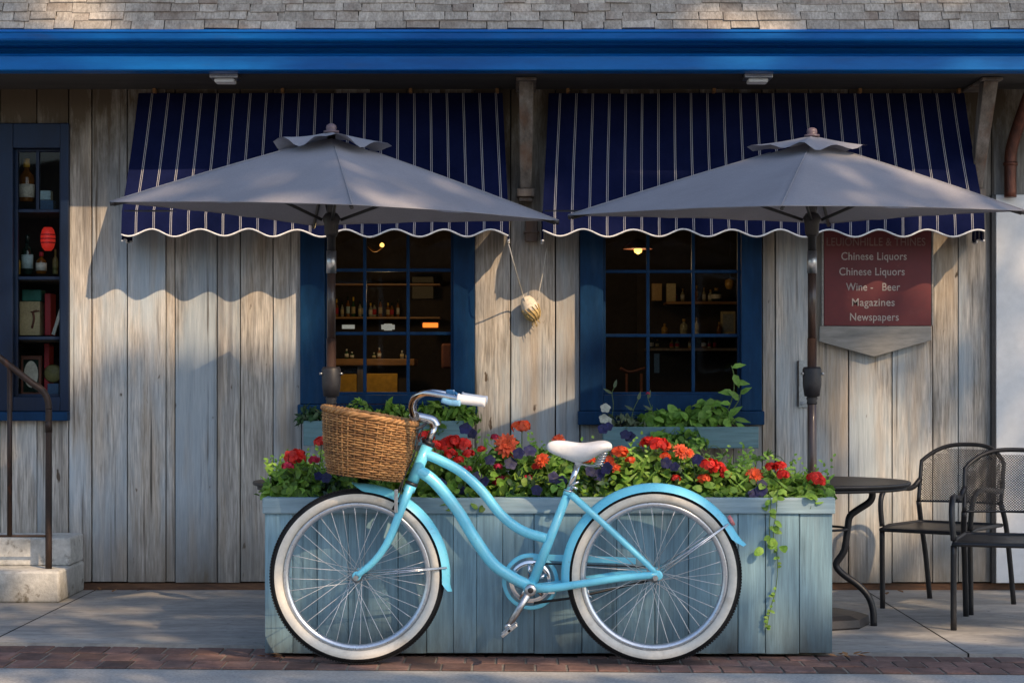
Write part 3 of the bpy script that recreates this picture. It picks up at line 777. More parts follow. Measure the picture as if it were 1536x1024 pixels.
# interior seen through the left-hand main window
ct = thing('shop_counter', 'oak counter with ochre front panels inside the left main window', 'counter', P(555, 700, 4.0))
Y = 3.9
m = MB(); m.box(PX(440, Y), PX(622, Y), Y-.03, Y+.4, PZ(548, Y), PZ(538, Y), .004); m.build('top', K['oak'], ct)
for a, b, y0_ in ((500, 535, 561), (549, 596, 560)):
    m = MB(); m.box(PX(a, Y), PX(b, Y), Y, Y+.02, PZ(640, Y), PZ(y0_, Y), .003); m.build('panel', K['ochre'], ct)
m = MB(); m.box(PX(440, Y), PX(610, Y), Y+.05, Y+.3, .03, PZ(549, Y)); m.build('carcass', K['room'], ct)
m = MB(); m.box(PX(536, Y), PX(547, Y), Y-.002, Y+.04, .03, PZ(548.5, Y), .002); m.build('post', K['bracket'], ct)
bs_ = thing('bottle_shelf', 'dim bottle shelf on the far wall inside the left main window', 'shelf', P(560, 475, 4.35))
m = MB(); Y = 4.3; m.box(PX(498, Y), PX(660, Y), Y, Y+.25, PZ(478, Y), PZ(475, Y), .002); m.build('shelf', K['oak'], bs_)
m = MB(); m.box(PX(498, Y), PX(660, Y), Y, Y+.25, PZ(428, Y), PZ(425, Y), .002); m.build('shelf', K['oak'], bs_)
cBot = [cmat('amber_bottle', (.22,.09,.02), .15), cmat('green_bottle', (.03,.08,.04), .15), cmat('clear_tumbler', (.30,.29,.24), .2)]
for k in range(12):
    px = 504 + k*8.5 + R.uniform(-2, 2)
    bottle(px, 448 + R.uniform(-6, 8), 474.8, R.uniform(4.5, 6.5), 4.38, 'one of the dim bottles on the far shelf of the left main window', R.choice(cBot), cY if k % 3 == 0 else cG, R.choice((cW, cCr, cRed, cL)), group='dim bottles on the far shelf')
for k, (px, h_) in enumerate(((520, 14), (528, 10), (561, 9), (569, 16), (603, 12), (611, 9))):
    bottle(px, 537.5-h_, 537.6, 6, 3.98, 'one of the small jars standing on the oak counter in the left main window', R.choice(cBot), cW, R.choice((cW, cCr)), group='small jars on the counter')
cTag = cmat('white_card', (.7,.7,.65), .6, emis=((1,.95,.85), .25))  # slight emission put into the paper cards so they look lit
pbox('price_card', 'small white price card at the left inside the left main window', 'card', 513, 532, 487, 493, 3.2, .004, cTag, .001)
m = MB(); Y = 3.2; m.box(PX(572, Y), PX(592, Y), Y, Y+.01, PZ(494, Y), PZ(487, Y), .001); m.box(PX(576, Y), PX(588, Y), Y-.002, Y+.01, PZ(495.5, Y), PZ(485.5, Y), .001)
tag(m.build('price_tag', cTag, base=P(582, 494, Y)), 'white notched tag in the middle of the left main window', 'card')
el = thing('electric_sign', 'small glowing orange sign inside the left main window', 'sign', P(645, 493, 4.2))
m = MB(); Y = 4.2; m.box(PX(634, Y), PX(657, Y), Y, Y+.02, PZ(491, Y), PZ(484, Y), .004); m.build('lit_face', cmat('orange_glow', (.8,.2,.02), .5, emis=((1,.22,.03), 1.6)), el)
m = MB(); m.box(PX(632, Y), PX(659, Y), Y+.021, Y+.05, PZ(493, Y), PZ(482, Y), .003); m.build('housing', K['room'], el)
cGlow = cmat('warm_bulb', (.9,.5,.1), .4, emis=((1,.52,.12), 3.0))
def wall_lamp(px0, px1, py, Y, lab):
    t = thing('wall_lamp', lab, 'lamp', P((px0+px1)/2, py, Y), 'brass lamps inside the left main window')
    m = MB(); mx_ = (px0+px1)/2
    m.tube(catmull([P(px0, py-4, Y), P(mx_-3, py+3, Y), P(mx_+3, py+3, Y), P(px1, py-3, Y)], 5), .006, 8); m.build('arm', K['oak'], t)
    m = MB(); m.lathe([(.003, -.012), (.012, -.004), (.012, .006), (.004, .014)], P(px1, py-5, Y), 10); m.build('bulb', cGlow, t)
wall_lamp(552, 573, 373, 3.4, 'curved brass lamp near the top middle of the left main window')
wall_lamp(484, 497, 374, 3.4, 'curved brass lamp behind the pole at the top of the left main window')
pbox('stool_back', 'brown rounded chair back in the dark right part of the left main window', 'chair', 662, 678, 515, 553, 3.6, .03, cBr, .012)
pbox('cabinet', 'tall pale cabinet front deep inside the left main window', 'cabinet', 618, 650, 415, 448, 4.4, .1, cmat('dim_cabinet', (.12,.11,.085), .7))

# interior seen through the right-hand main window
sh = thing('wall_shelves', 'dim wooden wall shelves inside the right main window', 'shelf', P(1050, 510, 4.2))
Y = 4.1
for a, b, py in ((1000, 1140, 452), (970, 1140, 502), (970, 1140, 522)):
    m = MB(); m.box(PX(a, Y), PX(b, Y), Y, Y+.25, PZ(py+4, Y), PZ(py, Y), .002); m.build('shelf', K['oak'] if py < 500 else K['bracket'], sh)
m = MB(); m.box(PX(960, Y), PX(1150, Y), Y+.26, Y+.28, PZ(640, Y), PZ(400, Y)); m.build('backboard', K['room'], sh)
cBulbG = cmat('clear_bottle', (.35,.33,.22), .2); cGold = cmat('dull_gold', (.38,.22,.05), .35)
for px, yt, yb, w_, lab, mm in ((997, 485, 501, 9, 'squat gold bottle on the lower shelf of the right main window', cGold), (1026, 478, 501, 12, 'clear bottle on the lower shelf of the right main window', cBulbG),
    (1045, 476, 501, 7, 'slim pale bottle beside the clear bottle in the right main window', cW), (1079, 483, 501, 8, 'brown bottle next to the small picture in the right main window', cA),
    (1045, 428, 451, 5, 'thin dark bottle on the upper shelf of the right main window', cA), (1075, 432, 451, 16, 'dark round decanter on the upper shelf of the right main window', cG)):
    bottle(px, yt, yb, w_, Y+.08, lab, mm, cGold, cW if mm is cG else mm, group='bottles on the shelves of the right main window')
for k, px in enumerate((978, 986, 1008, 1016, 1035, 1056, 1064, 1072)):
    bottle(px, 503 + R.uniform(2, 6), 521.5, R.uniform(5, 8), Y+.1, 'one of the dim small bottles on the lowest shelf of the right main window', R.choice((cA, cG, cBulbG, cGold)), cGold, R.choice((cW, cCr, cRed)), group='dim small bottles on the lowest shelf')
for k, px in enumerate((1012, 1024, 1056, 1066)):
    bottle(px, 432 + R.uniform(-3, 4), 451.5, R.uniform(5, 8), Y+.14, 'one of the dim small bottles on the upper shelf of the right main window', R.choice((cA, cG, cBulbG)), cGold, R.choice((cW, cCr, cRed)), group='dim small bottles on the upper shelf')
bl = thing('basket_lamp', 'gold bead lamp at the top right of the right main window', 'lamp', P(1096, 430, 3.9))
m = MB(); m.lathe([(.003, .03), (.028, .018), (.03, -.01), (.02, -.03), (.006, -.036)], P(1095, 425, 3.9), 14); m.build('shade', cGold, bl)
m = MB(); m.tube([P(1095, 415, 3.9), P(1095, 330, 3.9)], .002, 5); m.build('cord', K['blackmetal'], bl)
for k, (a, b, c_, d) in enumerate(((978, 993, 425, 451), (1000, 1014, 425, 452))):
    pbox('carton', ('stacked gold carton at the left of the shelf in the right main window', 'tan carton on the upper shelf of the right main window')[k], 'carton', a, b, c_, d, Y+.06, .06, (cGold, cCr)[k])
pf = thing('small_picture', 'small grey picture in a frame on the lower shelf of the right main window', 'picture', P(1094, 500, Y))
m = MB(); m.box(PX(1084, Y), PX(1106, Y), Y+.1, Y+.12, PZ(501, Y), PZ(466, Y), .003); m.build('frame', cCr, pf)
m = MB(); m.box(PX(1087, Y), PX(1103, Y), Y+.097, Y+.11, PZ(497, Y), PZ(470, Y)); m.build('print', cmat('grey_print', (.28,.3,.3), .6), pf)
pl = thing('pendant_lamp', 'glowing amber pendant lamp at the top of the right main window', 'lamp', P(957, 374, 3.4))
m = MB(); m.lathe([(.012, .05), (.03, .042), (.07, .012), (.085, -.004), (.08, -.006)], P(957, 372, 3.4), 20); m.build('shade', cBr, pl)
m = MB(); m.lathe([(.003, -.03), (.02, -.02), (.024, 0), (.012, .014)], P(957, 373, 3.4), 14); m.build('bulb', cGlow, pl)
m = MB(); m.tube([P(957, 356, 3.4), P(957, 250, 3.4)], .003, 5); m.build('cord', K['blackmetal'], pl)
pbox('notice', 'narrow pale notice in the lower middle of the right main window', 'notice', 981, 989, 530, 559, 3.3, .004, cmat('dim_notice', (.18,.22,.24), .7), .001)
cc = thing('chair', 'red-brown wooden chair deep inside the right main window', 'chair', P(950, 640, 3.7))
m = MB(); Y = 3.7
for px in (940, 962): m.tube([P(px, 560, Y), P(px+1, 700, Y)], .008, 6)
m.tube(catmull([P(930, 552, Y), P(945, 558, Y), P(968, 552, Y)], 4), .010, 6); m.build('back_frame', cBr, cc)
m = MB(); m.box(PX(935, Y), PX(968, Y), Y, Y+.35, PZ(640, Y), PZ(634, Y)); m.build('seat', cBr, cc)
# the lamps' light
for nm, loc, e in (('pendant_glow', P(957, 380, 3.4) + Vector((0,0,-.06)), 1.8), ('counter_glow', P(575, 440, 3.45), 4.5)):
    ld = bpy.data.lights.new(nm, 'POINT'); ld.energy = e; ld.color = (1, .66, .32); ld.shadow_soft_size = .05
    lo = bpy.data.objects.new(nm, ld); COL.objects.link(lo); lo.location = loc

# ------------------------------------------------------------------ umbrellas (built round the left one, copied)
UY = 1.12
def canopy_pts(shift):
    return dict(l=P(165, 303, UY-.09), f=P(528, 307, UY-.97), r=P(838, 331, UY+.09), b=P(470, 338, UY+.74), t=P(497, 206, UY))
def make_umbrella(base, cp, label, px_pole, cap_px):
    t = thing('patio_umbrella', label, 'umbrella', base, 'grey umbrellas over the tables')
    order = [cp['l'], cp['f'], cp['r'], cp['b']]
    m = MB(); n = 14
    for k in range(4):
        A, Bq, T = order[k], order[(k+1) % 4], cp['t']
        rows = []
        for i in range(n+1):
            s_ = i/n
            row = []
            for j in range(n+1):
                q = j/n
                e = A.lerp(Bq, q)
                e = e + (T - e)*(.022*math.sin(math.pi*q))          # scooped edge
                p = T.lerp(e, s_)
                p.z += -.007*math.sin(math.pi*q)*math.sin(math.pi*min(1, s_*.9)) + .006*math.sin(math.pi*s_)
                p.z += .0035*math.sin(q*math.pi*7 + k)*math.sin(math.pi*q)*s_**4
                p.z += .005*mnoise.noise(Vector((p.x*6, p.y*6, k)))*math.sin(math.pi*q)*s_
                row.append(m.bm.verts.new(p))
            rows.append(row)
        for i in range(n):
            for j in range(n):
                m.face([rows[i][j], rows[i+1][j], rows[i+1][j+1], rows[i][j+1]], .5, True)
    bmesh.ops.remove_doubles(m.bm, verts=m.bm.verts[:], dist=.0006)
    for e in m.bm.edges: pass
    can = m.build('canopy', K['canvas'], t)
    # hem
    hm = MB(); pts = []
    for k in range(4):
        A, Bq, T = order[k], order[(k+1) % 4], cp['t']
        for j in range(n):
            q = j/n; e = A.lerp(Bq, q); e = e + (T-e)*(.022*math.sin(math.pi*q)); pts.append(e)
    hm.tube(pts, .0026, 6, closed=True); hm.build('hem', K['canvas'], can)
    for e in order:                       # sewn seam along each ridge
        se = MB(); se.tube([T.lerp(e, i/12) + Vector((0, 0, .006*math.sin(math.pi*i/12) + .0012)) for i in range(2, 13)], .0032, 6); se.build('seam', K['canvas'], can)
    # vent cap with a wavy skirt
    cm_ = MB(); rows = []; nn = 48
    T = cp['t']
    for i in range(7):
        s_ = i/6
        row = []
        for j in range(nn):
            q = j/nn*4; k = int(q); q -= k
            e = order[k].lerp(order[(k+1) % 4], q) - T
            e = e*.265
            p = T + Vector((0,0,.026)) + Vector((e.x*s_, e.y*s_, 0))
            dz = -.066*s_ - .006*s_*s_
            dz += (.010*math.cos(2*math.pi*q*.9+k) + (.055*mnoise.noise(Vector((math.cos(2*math.pi*j/nn)*1.7 + T.x, math.sin(2*math.pi*j/nn)*1.7, 2.0))) + .012))*s_**2
            p.z += dz
            row.append(cm_.bm.verts.new(p))
        rows.append(row)
    for a, b in zip(rows, rows[1:]):
        for j in range(nn): cm_.face([a[j], b[j], b[(j+1) % nn], a[(j+1) % nn]], .5, True)
    bmesh.ops.remove_doubles(cm_.bm, verts=cm_.bm.verts[:], dist=.0005)
    cm_.build('vent_cap', K['canvas'], can)
    f = MB(); f.lathe([(.034, .018), (.034, .028), (.02, .031), (.024, .040), (.021, .052), (.010, .059), (.001, .060)], T, 18); f.build('finial', cmat('mauve_finial', (.16,.11,.12), .4), t)
    # pole, joint, crank clamp
    bx_, by_ = T.x, T.y
    p = MB(); p.tube([(bx_, by_, .09), (bx_, by_, 1.27)], .0205, 16); p.build('pole', K['pole'], t)
    p = MB(); p.tube([(bx_, by_, 1.26), (bx_, by_, PZ(392, UY))], .0185, 16); p.build('upper_pole', K['pole'], t)
    p = MB(); p.tube([(bx_, by_, PZ(391.9, UY)), (bx_, by_, T.z+.015)], .0185, 16); p.build('top_pole', K['blackmetal'], t)
    zc = PZ(393, UY)
    p = MB(); p.lathe([(.0215, zc-.05), (.0215, zc+.05)], (bx_, by_, 0), 16); p.build('steel_sleeve', K['steel'], t)
    z0, z1 = PZ(594, UY), PZ(550, UY)
    c = MB(); c.lathe([(.022, z0-.035), (.024, z0-.03), (.021, z0-.02), (.026, z0-.01), (.022, z0-.002), (.034, z0), (.041, z0+.05), (.042, z1-.012), (.036, z1)], (bx_, by_, 0), 20); cl = c.build('pole_clamp', K['blackplastic'], t)
    for sx in (-1, 1):
        k_ = MB(); k_.tube([(bx_+sx*.036, by_-.012, z1-.03), (bx_+sx*.05, by_-.018, z1-.03)], .006, 8); k_.build('screw', K['steel'], cl)
    # hub, ribs, struts
    zr = PZ(330, UY)
    h = MB(); h.lathe([(.022, zr-.075), (.030, zr-.06), (.032, zr-.02), (.040, zr+.01), (.026, zr+.03)], (bx_, by_, 0), 18); h.build('runner', K['blackplastic'], t)
    for e in order:
        d = e - T
        rp = [T + d*.03 + Vector((0,0,-.03)), T + d*.5 + Vector((0,0,-.029)), T + d*.985 + Vector((0,0,-.016))]
        rb = MB(); rb.tube(catmull(rp, 4), .008, 8); ro = rb.build('rib', K['blackmetal'], t)
        s_ = MB(); s_.tube([Vector((bx_, by_, zr)) + Vector((d.x, d.y, 0)).normalized()*.04, T + d*.47 + Vector((0,0,-.032))], .007, 8); s_.build('strut', K['blackmetal'], ro)
        if e is not cp['f']:
            cp_ = MB(); cp_.tube([T + d*.975 + Vector((0,0,-.012)), T + d*1.0 + Vector((0,0,-.008))], .010, 8); cp_.build('rib_tip', K['blackplastic'], ro)
    bs = MB(); zt = .012
    prof = [(.25, zt), (.255, zt+.008), (.25, zt+.04), (.20, zt+.055), (.06, zt+.065), (.034, zt+.085), (.034, zt+.16), (.028, zt+.165)]
    bs.lathe(prof, (bx_, by_, 0), 8, smooth=False); bs.build('base', K['blackplastic'], t)
    return t
cpL = canopy_pts(0)
make_umbrella((cpL['t'].x, UY, .012), cpL, 'grey square patio umbrella in front of the left awning', 501, None)
cpR = dict(l=P(852, 323, UY+.08), f=P(1172, 308.5, UY-.97), r=P(1537, 316, UY-.07), b=P(1243, 335, UY+.74), t=P(1218, 212, UY))
make_umbrella((cpR['t'].x, UY, .012), cpR, 'grey square patio umbrella in front of the right awning', 1218, None)

# ------------------------------------------------------------------ tables
def table(cx, cy, rad, label, a0):
    t = thing('patio_table', label, 'table', (cx, cy, .012), 'round black metal tables')
    zt = PZ(722, cy)
    m = MB(); m.lathe([(.035, zt-.012), (rad-.012, zt-.014), (rad-.002, zt-.010), (rad, zt-.002), (rad-.004, zt+.004), (rad-.02, zt+.002), (.035, zt+.001)], (cx, cy, 0), 48); m.build('tabletop', K['blackmetal'], t)
    m = MB(); m.lathe([(rad-.03, zt-.03), (rad-.02, zt-.03), (rad-.02, zt-.0145), (rad-.03, zt-.0145)], (cx, cy, 0), 40); m.build('apron', K['blackmetal'], t)
    s = rad/.43
    for k in range(3):
        a = a0 + k*2*math.pi/3
        pr = [(.245, zt-.016), (.262, zt-.05), (.25, zt-.085), (.20, zt-.12), (.165, zt-.15), (.155, zt-.2), (.14, zt-.30), (.105, zt-.36), (.13, zt-.40), (.20, zt-.45), (.245, zt-.50), (.265, zt-.56), (.268, .012)]
        m = MB(); m.tube([Vector((cx + q[0]*s*math.cos(a), cy + q[0]*s*math.sin(a), q[1])) for q in catmull([(r_, z_, 0) for r_, z_ in pr], 4)], .0155, 10); m.build('leg', K['blackmetal'], t)
    m = MB(); m.tube([(cx+.155*s*math.cos(a), cy+.155*s*math.sin(a), zt-.205) for a in (2*math.pi*i/32 for i in range(32))], .006, 6, closed=True); m.build('brace_ring', K['blackmetal'], t)
    return t
table(cpR['t'].x, UY, .43, 'round black metal table under the right umbrella beside the chairs', math.radians(-12))
table(cpL['t'].x, UY, .345, 'round black metal table under the left umbrella, its edge showing past the planter', math.radians(170))

# ------------------------------------------------------------------ chairs
def make_chair(label):
    t = thing('mesh_chair', label, 'chair', (0,0,0), 'black mesh patio chairs')
    hw, sd, sz, bh = .22, .205, .385, .76
    M_ = K['blackmetal']
    def lattice(corner_fn, nu, nv, r):
        mm = MB()
        # two families of diagonal wires across a (u,v) patch
        tot = nu + nv
        for fam in (0, 1):
            for k in range(1, tot):
                pts = []
                for s_ in range(0, nv+1, 2):
                    u = (k - s_) if fam == 0 else (k - nv + s_)
                    if -.01 <= u <= nu+.01: pts.append(corner_fn(u/nu, s_/nv))
                pts = [p for p in pts if p is not None]
                if len(pts) > 1: mm.tube(pts, r, 3, cap=False)
        return mm
    # back patch: rounded top
    def back(u, v, clip=True):
        x = (u-.5)*2
        top = .965 - .30*abs(x)**2.8
        if clip and v > top: return None
        ang = x*.55
        z = sz+.10 + v*(bh-sz-.10)
        return Vector((math.sin(ang)*(hw-.01)/math.sin(.55), sd + .055 + .05*v - .075*x*x*.9, z))
    m = lattice(back, 36, 24, .0017); m.build('back_mesh', M_, t)
    # back frame arch incl. rear legs
    pts = []
    for i in range(25):
        x = -1 + 2*i/24
        v = 1 - .30*abs(x)**2.8
        p = back((x+1)/2, v, False); pts.append(p)
    left = [back(0, v, False) for v in (0, .25, .45, .6)]
    right = [back(1, v, False) for v in (.6, .45, .25, 0)]
    m = MB(); m.tube(catmull(left, 3) + pts + catmull(right, 3), .0105, 8); m.build('back_frame', M_, t)
    m = MB(); m.tube([back(i/14, .0, False) for i in range(15)], .006, 6); m.build('back_rail', M_, t)
    # seat
    def seat(u, v):
        x = (u-.5)*2; y = -sd + v*2*sd
        w = hw*(1 - .06*v)
        return Vector((x*w, y, sz - .012*(1-x*x)*math.sin(math.pi*v) - .018*max(0, .18-v)/.18*.8))
    m = MB(); n = 14; rows = [[m.bm.verts.new(seat(i/n, j/n)) for i in range(n+1)] for j in range(n+1)]
    for j in range(n):
        for i in range(n): m.face([rows[j][i], rows[j][i+1], rows[j+1][i+1], rows[j+1][i]], .5, True)
    m.build('seat', M_, t)
    m = MB(); per = [seat(i/10, 0) for i in range(11)] + [seat(1, j/10) for j in range(1, 11)] + [seat(1-i/10, 1) for i in range(1, 11)] + [seat(0, 1-j/10) for j in range(1, 10)]
    m.tube(per, .0095, 8, closed=True); m.build('seat_frame', M_, t)
    for s in (-1, 1):
        x = s*hw
        m = MB(); m.tube(catmull([(x, -sd+.02, 0), (x, -sd+.015, .2), (x*.995, -sd+.012, sz-.02)], 4), .0132, 8); m.build('leg', M_, t)
        b0 = back(0 if s < 0 else 1, 0, False)
        m = MB(); m.tube(catmull([(x*.98, sd+.13, 0), (x*.98, sd+.08, .22), (x*.985, sd+.03, sz), tuple(b0)], 4), .0132, 8); m.build('leg', M_, t)
        bb = back(0 if s < 0 else 1, .38, False)
        m = MB(); m.tube(catmull([(x*.995, -sd+.012, sz), (x*1.03, -sd+.012, sz+.09), (x*1.04, -sd+.03, sz+.145), (x*1.05, -sd+.085, sz+.178), (x*1.05, -.02, sz+.178), (x*1.03, sd-.06, sz+.165), tuple(bb)], 5), .0132, 8); m.build('armrest', M_, t)
    return t
ch = make_chair('black mesh armchair in the open between table and white wall')
pa = P(1414, 800, 1.74)
ch.location = (pa.x, 1.74, .012); ch.rotation_euler = (0, 0, math.radians(-36))
pb = P(1514, 820, 1.02)
dup(ch, (pb.x, 1.02, .012), math.radians(-18), 'black mesh armchair cut off by the right edge of the photo')

# ------------------------------------------------------------------ planter
PY = .178; PB = .62
pt = thing('planter_box', 'long weathered teal wooden planter full of flowers behind the bicycle', 'planter', (PX(823, PY), .4, .013))
ztp = PZ(746, PY); zlow = PZ(770, PY)
seams = [397, 439, 476, 522, 597, 640, 680, 715, 754, 801, 873, 925, 982, 1033, 1107, 1148, 1199, 1249]
m = MB()
for a, b in zip(seams, seams[1:]):
    gp = R.choice((.0012, .002, .0025)); dy = R.uniform(-.002, .002)
    m.box(PX(a, PY)+gp*.6, PX(b, PY)-gp*.6, PY+dy, PY+.022, .013+R.uniform(0,.004), zlow+.01, .0018, R.random())
m.build('front_boards', K['planter'], pt)
xl, xr_ = PX(397, PY), PX(1249, PY)
for x0, x1 in ((xl+.002, xl+.024), (xr_-.024, xr_-.002)):
    m = MB(); y = PY+.0225
    for k in range(4):
        m.box(x0, x1, y+.001, y+.103, .013, zlow+.01, .002, R.random()); y += .104
    m.build('end_boards', K['planter'], pt)
m = MB(); m.box(xl+.025, xr_-.025, PB-.01, PB+.012, .013, zlow+.01, .002, .4); m.build('back_boards', K['planter'], pt)
m = MB(); m.box(xl+.026, xr_-.026, PY+.023, PB-.012, .02, zlow-.008); m.build('core', K['dark'], pt)
m = MB(); t_ = .016
X0, X1 = PX(393.5, PY-.012), PX(1253, PY-.012)
m.box(X0, X1, PY-.014, PY+.05, zlow, ztp, .005, .4)
m.box(X0, X0+.06, PY+.051, PB+.025, zlow, ztp-.001, .005, .6); m.box(X1-.06, X1, PY+.051, PB+.025, zlow, ztp-.001, .005, .3)
m.box(X0+.061, X1-.061, PB-.04, PB+.025, zlow, ztp-.002, .005, .5)
m.build('rim', K['planter_trim'], pt)
m = MB()
n = 30
for i in range(n):
    for j in range(6):
        def sp_(i, j):
            x = X0+.05 + (X1-X0-.1)*i/n; y = PY+.045 + (PB-PY-.075)*j/6
            return Vector((x, y, ztp-.03 + .03*mnoise.noise(Vector((x*6, y*6, 0)))))
        m.poly([sp_(i,j), sp_(i+1,j), sp_(i+1,j+1), sp_(i,j+1)], .5, True)
m.build('soil', K['soil'], pt)

# ------------------------------------------------------------------ plants
def rnd_unit():
    while True:
        v = Vector((R.uniform(-1,1), R.uniform(-1,1), R.uniform(-1,1)))
        if .05 < v.length < 1: return v.normalized()
def bush(mb, c, rx, ry, rz, n, L, W, round_=True, vlo=0., vhi=1., up=.55, front=.25):
    for _ in range(n):
        d = rnd_unit(); d.z = abs(d.z)*1.0 - .08
        k = R.uniform(.35, 1.0)**.55
        lump = 1 + .28*mnoise.noise(Vector((c[0]*7 + d.x*2.3, d.y*2.3, d.z*2.3)))
        p = Vector(c) + Vector((d.x*rx, d.y*ry, d.z*rz))*k*lump
        nn = (d + Vector((0, -front, up)) + rnd_unit()*.65).normalized()
        dr = (rnd_unit() + Vector((d.x, d.y, -.15))*.9)
        s = R.uniform(.6, 1.15)
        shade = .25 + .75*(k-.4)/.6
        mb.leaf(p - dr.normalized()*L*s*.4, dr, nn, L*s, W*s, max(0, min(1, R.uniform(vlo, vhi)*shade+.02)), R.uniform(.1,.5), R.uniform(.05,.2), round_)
def flower_ball(mb, c, r, n=46):
    for _ in range(n):
        d = rnd_unit()
        if d.z < -.35: d.z = -d.z
        p = Vector(c) + Vector((d.x*r, d.y*r, d.z*r*.72))*R.uniform(.72, 1.0)
        t = d.cross(rnd_unit())
        if t.length < .1: continue
        s = r*R.uniform(.55, .8)
        mb.leaf(p - t.normalized()*s*.5, t, d + rnd_unit()*.35, s, s*.9, R.random(), .2, .1, True)
def flower_daisy(mb, c, r, face):
    face = face.normalized()
    for ring, (rr, tilt, n) in enumerate(((1, .05, 15), (.74, .35, 12), (.45, .8, 9))):
        ax = face.orthogonal().normalized(); ay = face.cross(ax)
        for k in range(n):
            a = 2*math.pi*(k+.5*ring)/n + R.uniform(-.1,.1)
            d = (ax*math.cos(a) + ay*math.sin(a)) + face*tilt
            mb.leaf(Vector(c) + face*.004*ring, d, face, r*rr*R.uniform(.9,1.08), r*.36, R.random(), .15, .1, True)
def flower_petunia(mb, c, r, face):
    face = face.normalized(); ax = face.orthogonal().normalized(); ay = face.cross(ax)
    for k in range(5):
        a = 2*math.pi*k/5
        d = ax*math.cos(a) + ay*math.sin(a) + face*.35
        mb.leaf(Vector(c), d, face, r, r*1.15, R.random(), .3, .05, True)

reds = [(443,686,17,'r'),(432,699,9,'p'),(482,663,12,'r'),(472,690,9,'p'),(640,655,13,'r'),(652,668,11,'r'),(668,668,15,'r'),(680,662,13,'r'),(694,667,15,'r'),(676,682,12,'r'),(688,690,9,'r'),(703,681,10,'r'),(722,674,7,'r'),
 (760,667,20,'o'),(783,641,15,'o'),(751,722,13,'p'),(747,700,7,'p'),(793,718,9,'p'),(813,689,12,'o'),(838,660,11,'o'),(805,700,8,'r'),(930,679,14,'o'),(912,692,12,'o'),(924,701,9,'o'),(974,665,14,'r'),(988,667,15,'r'),(1001,671,11,'o'),(1022,676,13,'o'),(998,685,9,'o'),(1034,679,8,'o'),
 (1014,717,8,'r'),(1055,719,12,'o'),(1064,697,14,'r'),(1076,702,14,'r'),(1086,711,11,'r'),(1132,712,14,'o'),(1157,701,10,'r'),(1170,699,10,'r'),(1174,713,12,'r'),(1223,718,14,'r'),(1230,722,10,'r'),(648,684,10,'r'),(742,656,7,'p'),(884,690,10,'o'),(700,704,8,'p'),(945,690,8,'o')]
blues = [(510,707),(478,714),(497,702),(490,716),(716,714),(727,722),(690,735),(766,695),(778,680),(795,676),(735,690),(830,716),(842,722),(885,706),(898,712),(910,702),(920,708),(868,690),(999,694),(1012,700),(1046,689),(1052,693),(1142,736),(1131,742),(1143,727),(905,643),(912,640),(938,652),(945,655),(708,650),(698,643),(661,726),(672,736),(805,735),(600,700)]
geran = [ # px, top py, half width px, depth, label
 (448, 690, 44, .40, 'red geranium at the far left end of the planter'),
 (520, 690, 52, .42, 'leafy geranium behind the wicker basket'),
 (607, 682, 50, .42, 'leafy geranium behind the front fork'),
 (680, 672, 56, .36, 'geranium with a big red flower cluster right of the bicycle stem'),
 (765, 660, 56, .42, 'bushy plant with a large orange red bloom left of the saddle'),
 (838, 680, 50, .40, 'dark green geranium beneath the white saddle'),
 (915, 678, 54, .42, 'geranium with orange red flowers just right of the saddle'),
 (992, 668, 56, .44, 'tall geranium with red flowers below the right window box'),
 (1068, 692, 52, .38, 'geranium with red clusters above the rear mudguard'),
 (1140, 705, 46, .38, 'low geranium with red flowers near the trailing vine'),
 (1203, 716, 38, .36, 'red geranium at the right end of the planter')]
petu = [(500, 706, .26, 'navy petunia at the left of the planter below the basket'), (690, 712, .24, 'navy petunia under the red cluster in the planter'), (790, 690, .26, 'navy petunia left of the seat post'),
        (890, 700, .26, 'navy petunia right of the seat post'), (1020, 692, .28, 'navy petunia above the rear mudguard'), (1138, 733, .24, 'navy petunia hanging at the planter rim beside the vine'), (920, 648, .50, 'navy petunia rising behind the saddle')]
GO = {}
for i, (px, top, hw, Y, lab) in enumerate(geran):
    base = Vector((PX(px, Y), Y, ztp-.02))
    t = thing('geranium', lab, 'flowering plant', base, 'red flowering plants in the planter')
    s = (Y-CAMY)/F
    rz = PZ(top, Y) - (ztp-.02)
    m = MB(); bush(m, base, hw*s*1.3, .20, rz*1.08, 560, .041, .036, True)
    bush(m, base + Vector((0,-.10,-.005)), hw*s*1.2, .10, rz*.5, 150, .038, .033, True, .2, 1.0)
    for _ in range(42):   # long pale blades among the round leaves
        a = R.random()*6.28
        d = Vector((math.cos(a)*.9, math.sin(a)*.6-.2, .8))
        m.leaf(base + Vector((R.uniform(-1,1)*hw*s, R.uniform(-.14,.1), rz*R.uniform(.3,.8))), d, Vector((0,-1,.3)), R.uniform(.05,.09), R.uniform(.007,.014), R.uniform(.6,1), .3, .05)
    for _ in range(11):   # airy sprigs above the mound
        x = base.x + R.uniform(-1,1)*hw*s*1.1; y = base.y + R.uniform(-.12,.12); z0_ = base.z + rz*R.uniform(.55,.8)
        hgt = R.uniform(.05,.11); lean = R.uniform(-.04,.04)
        for k in range(6):
            p = Vector((x + lean*k/5, y, z0_ + hgt*k/5))
            m.leaf(p, Vector((R.uniform(-1,1), R.uniform(-.7,.3), R.uniform(0,.8))), Vector((0,-1,.6)), R.uniform(.018,.034)*(1.2-.1*k), .013, R.uniform(.55,1), .3, .1)
    m.build('foliage', K['leaf'], t)
    GO[i] = (t, base, hw, [], [])
for fx, fy, fr_, kd in reds:
    i = min(GO, key=lambda k: abs(geran[k][0]-fx)); GO[i][3].append((fx, fy, fr_, kd))
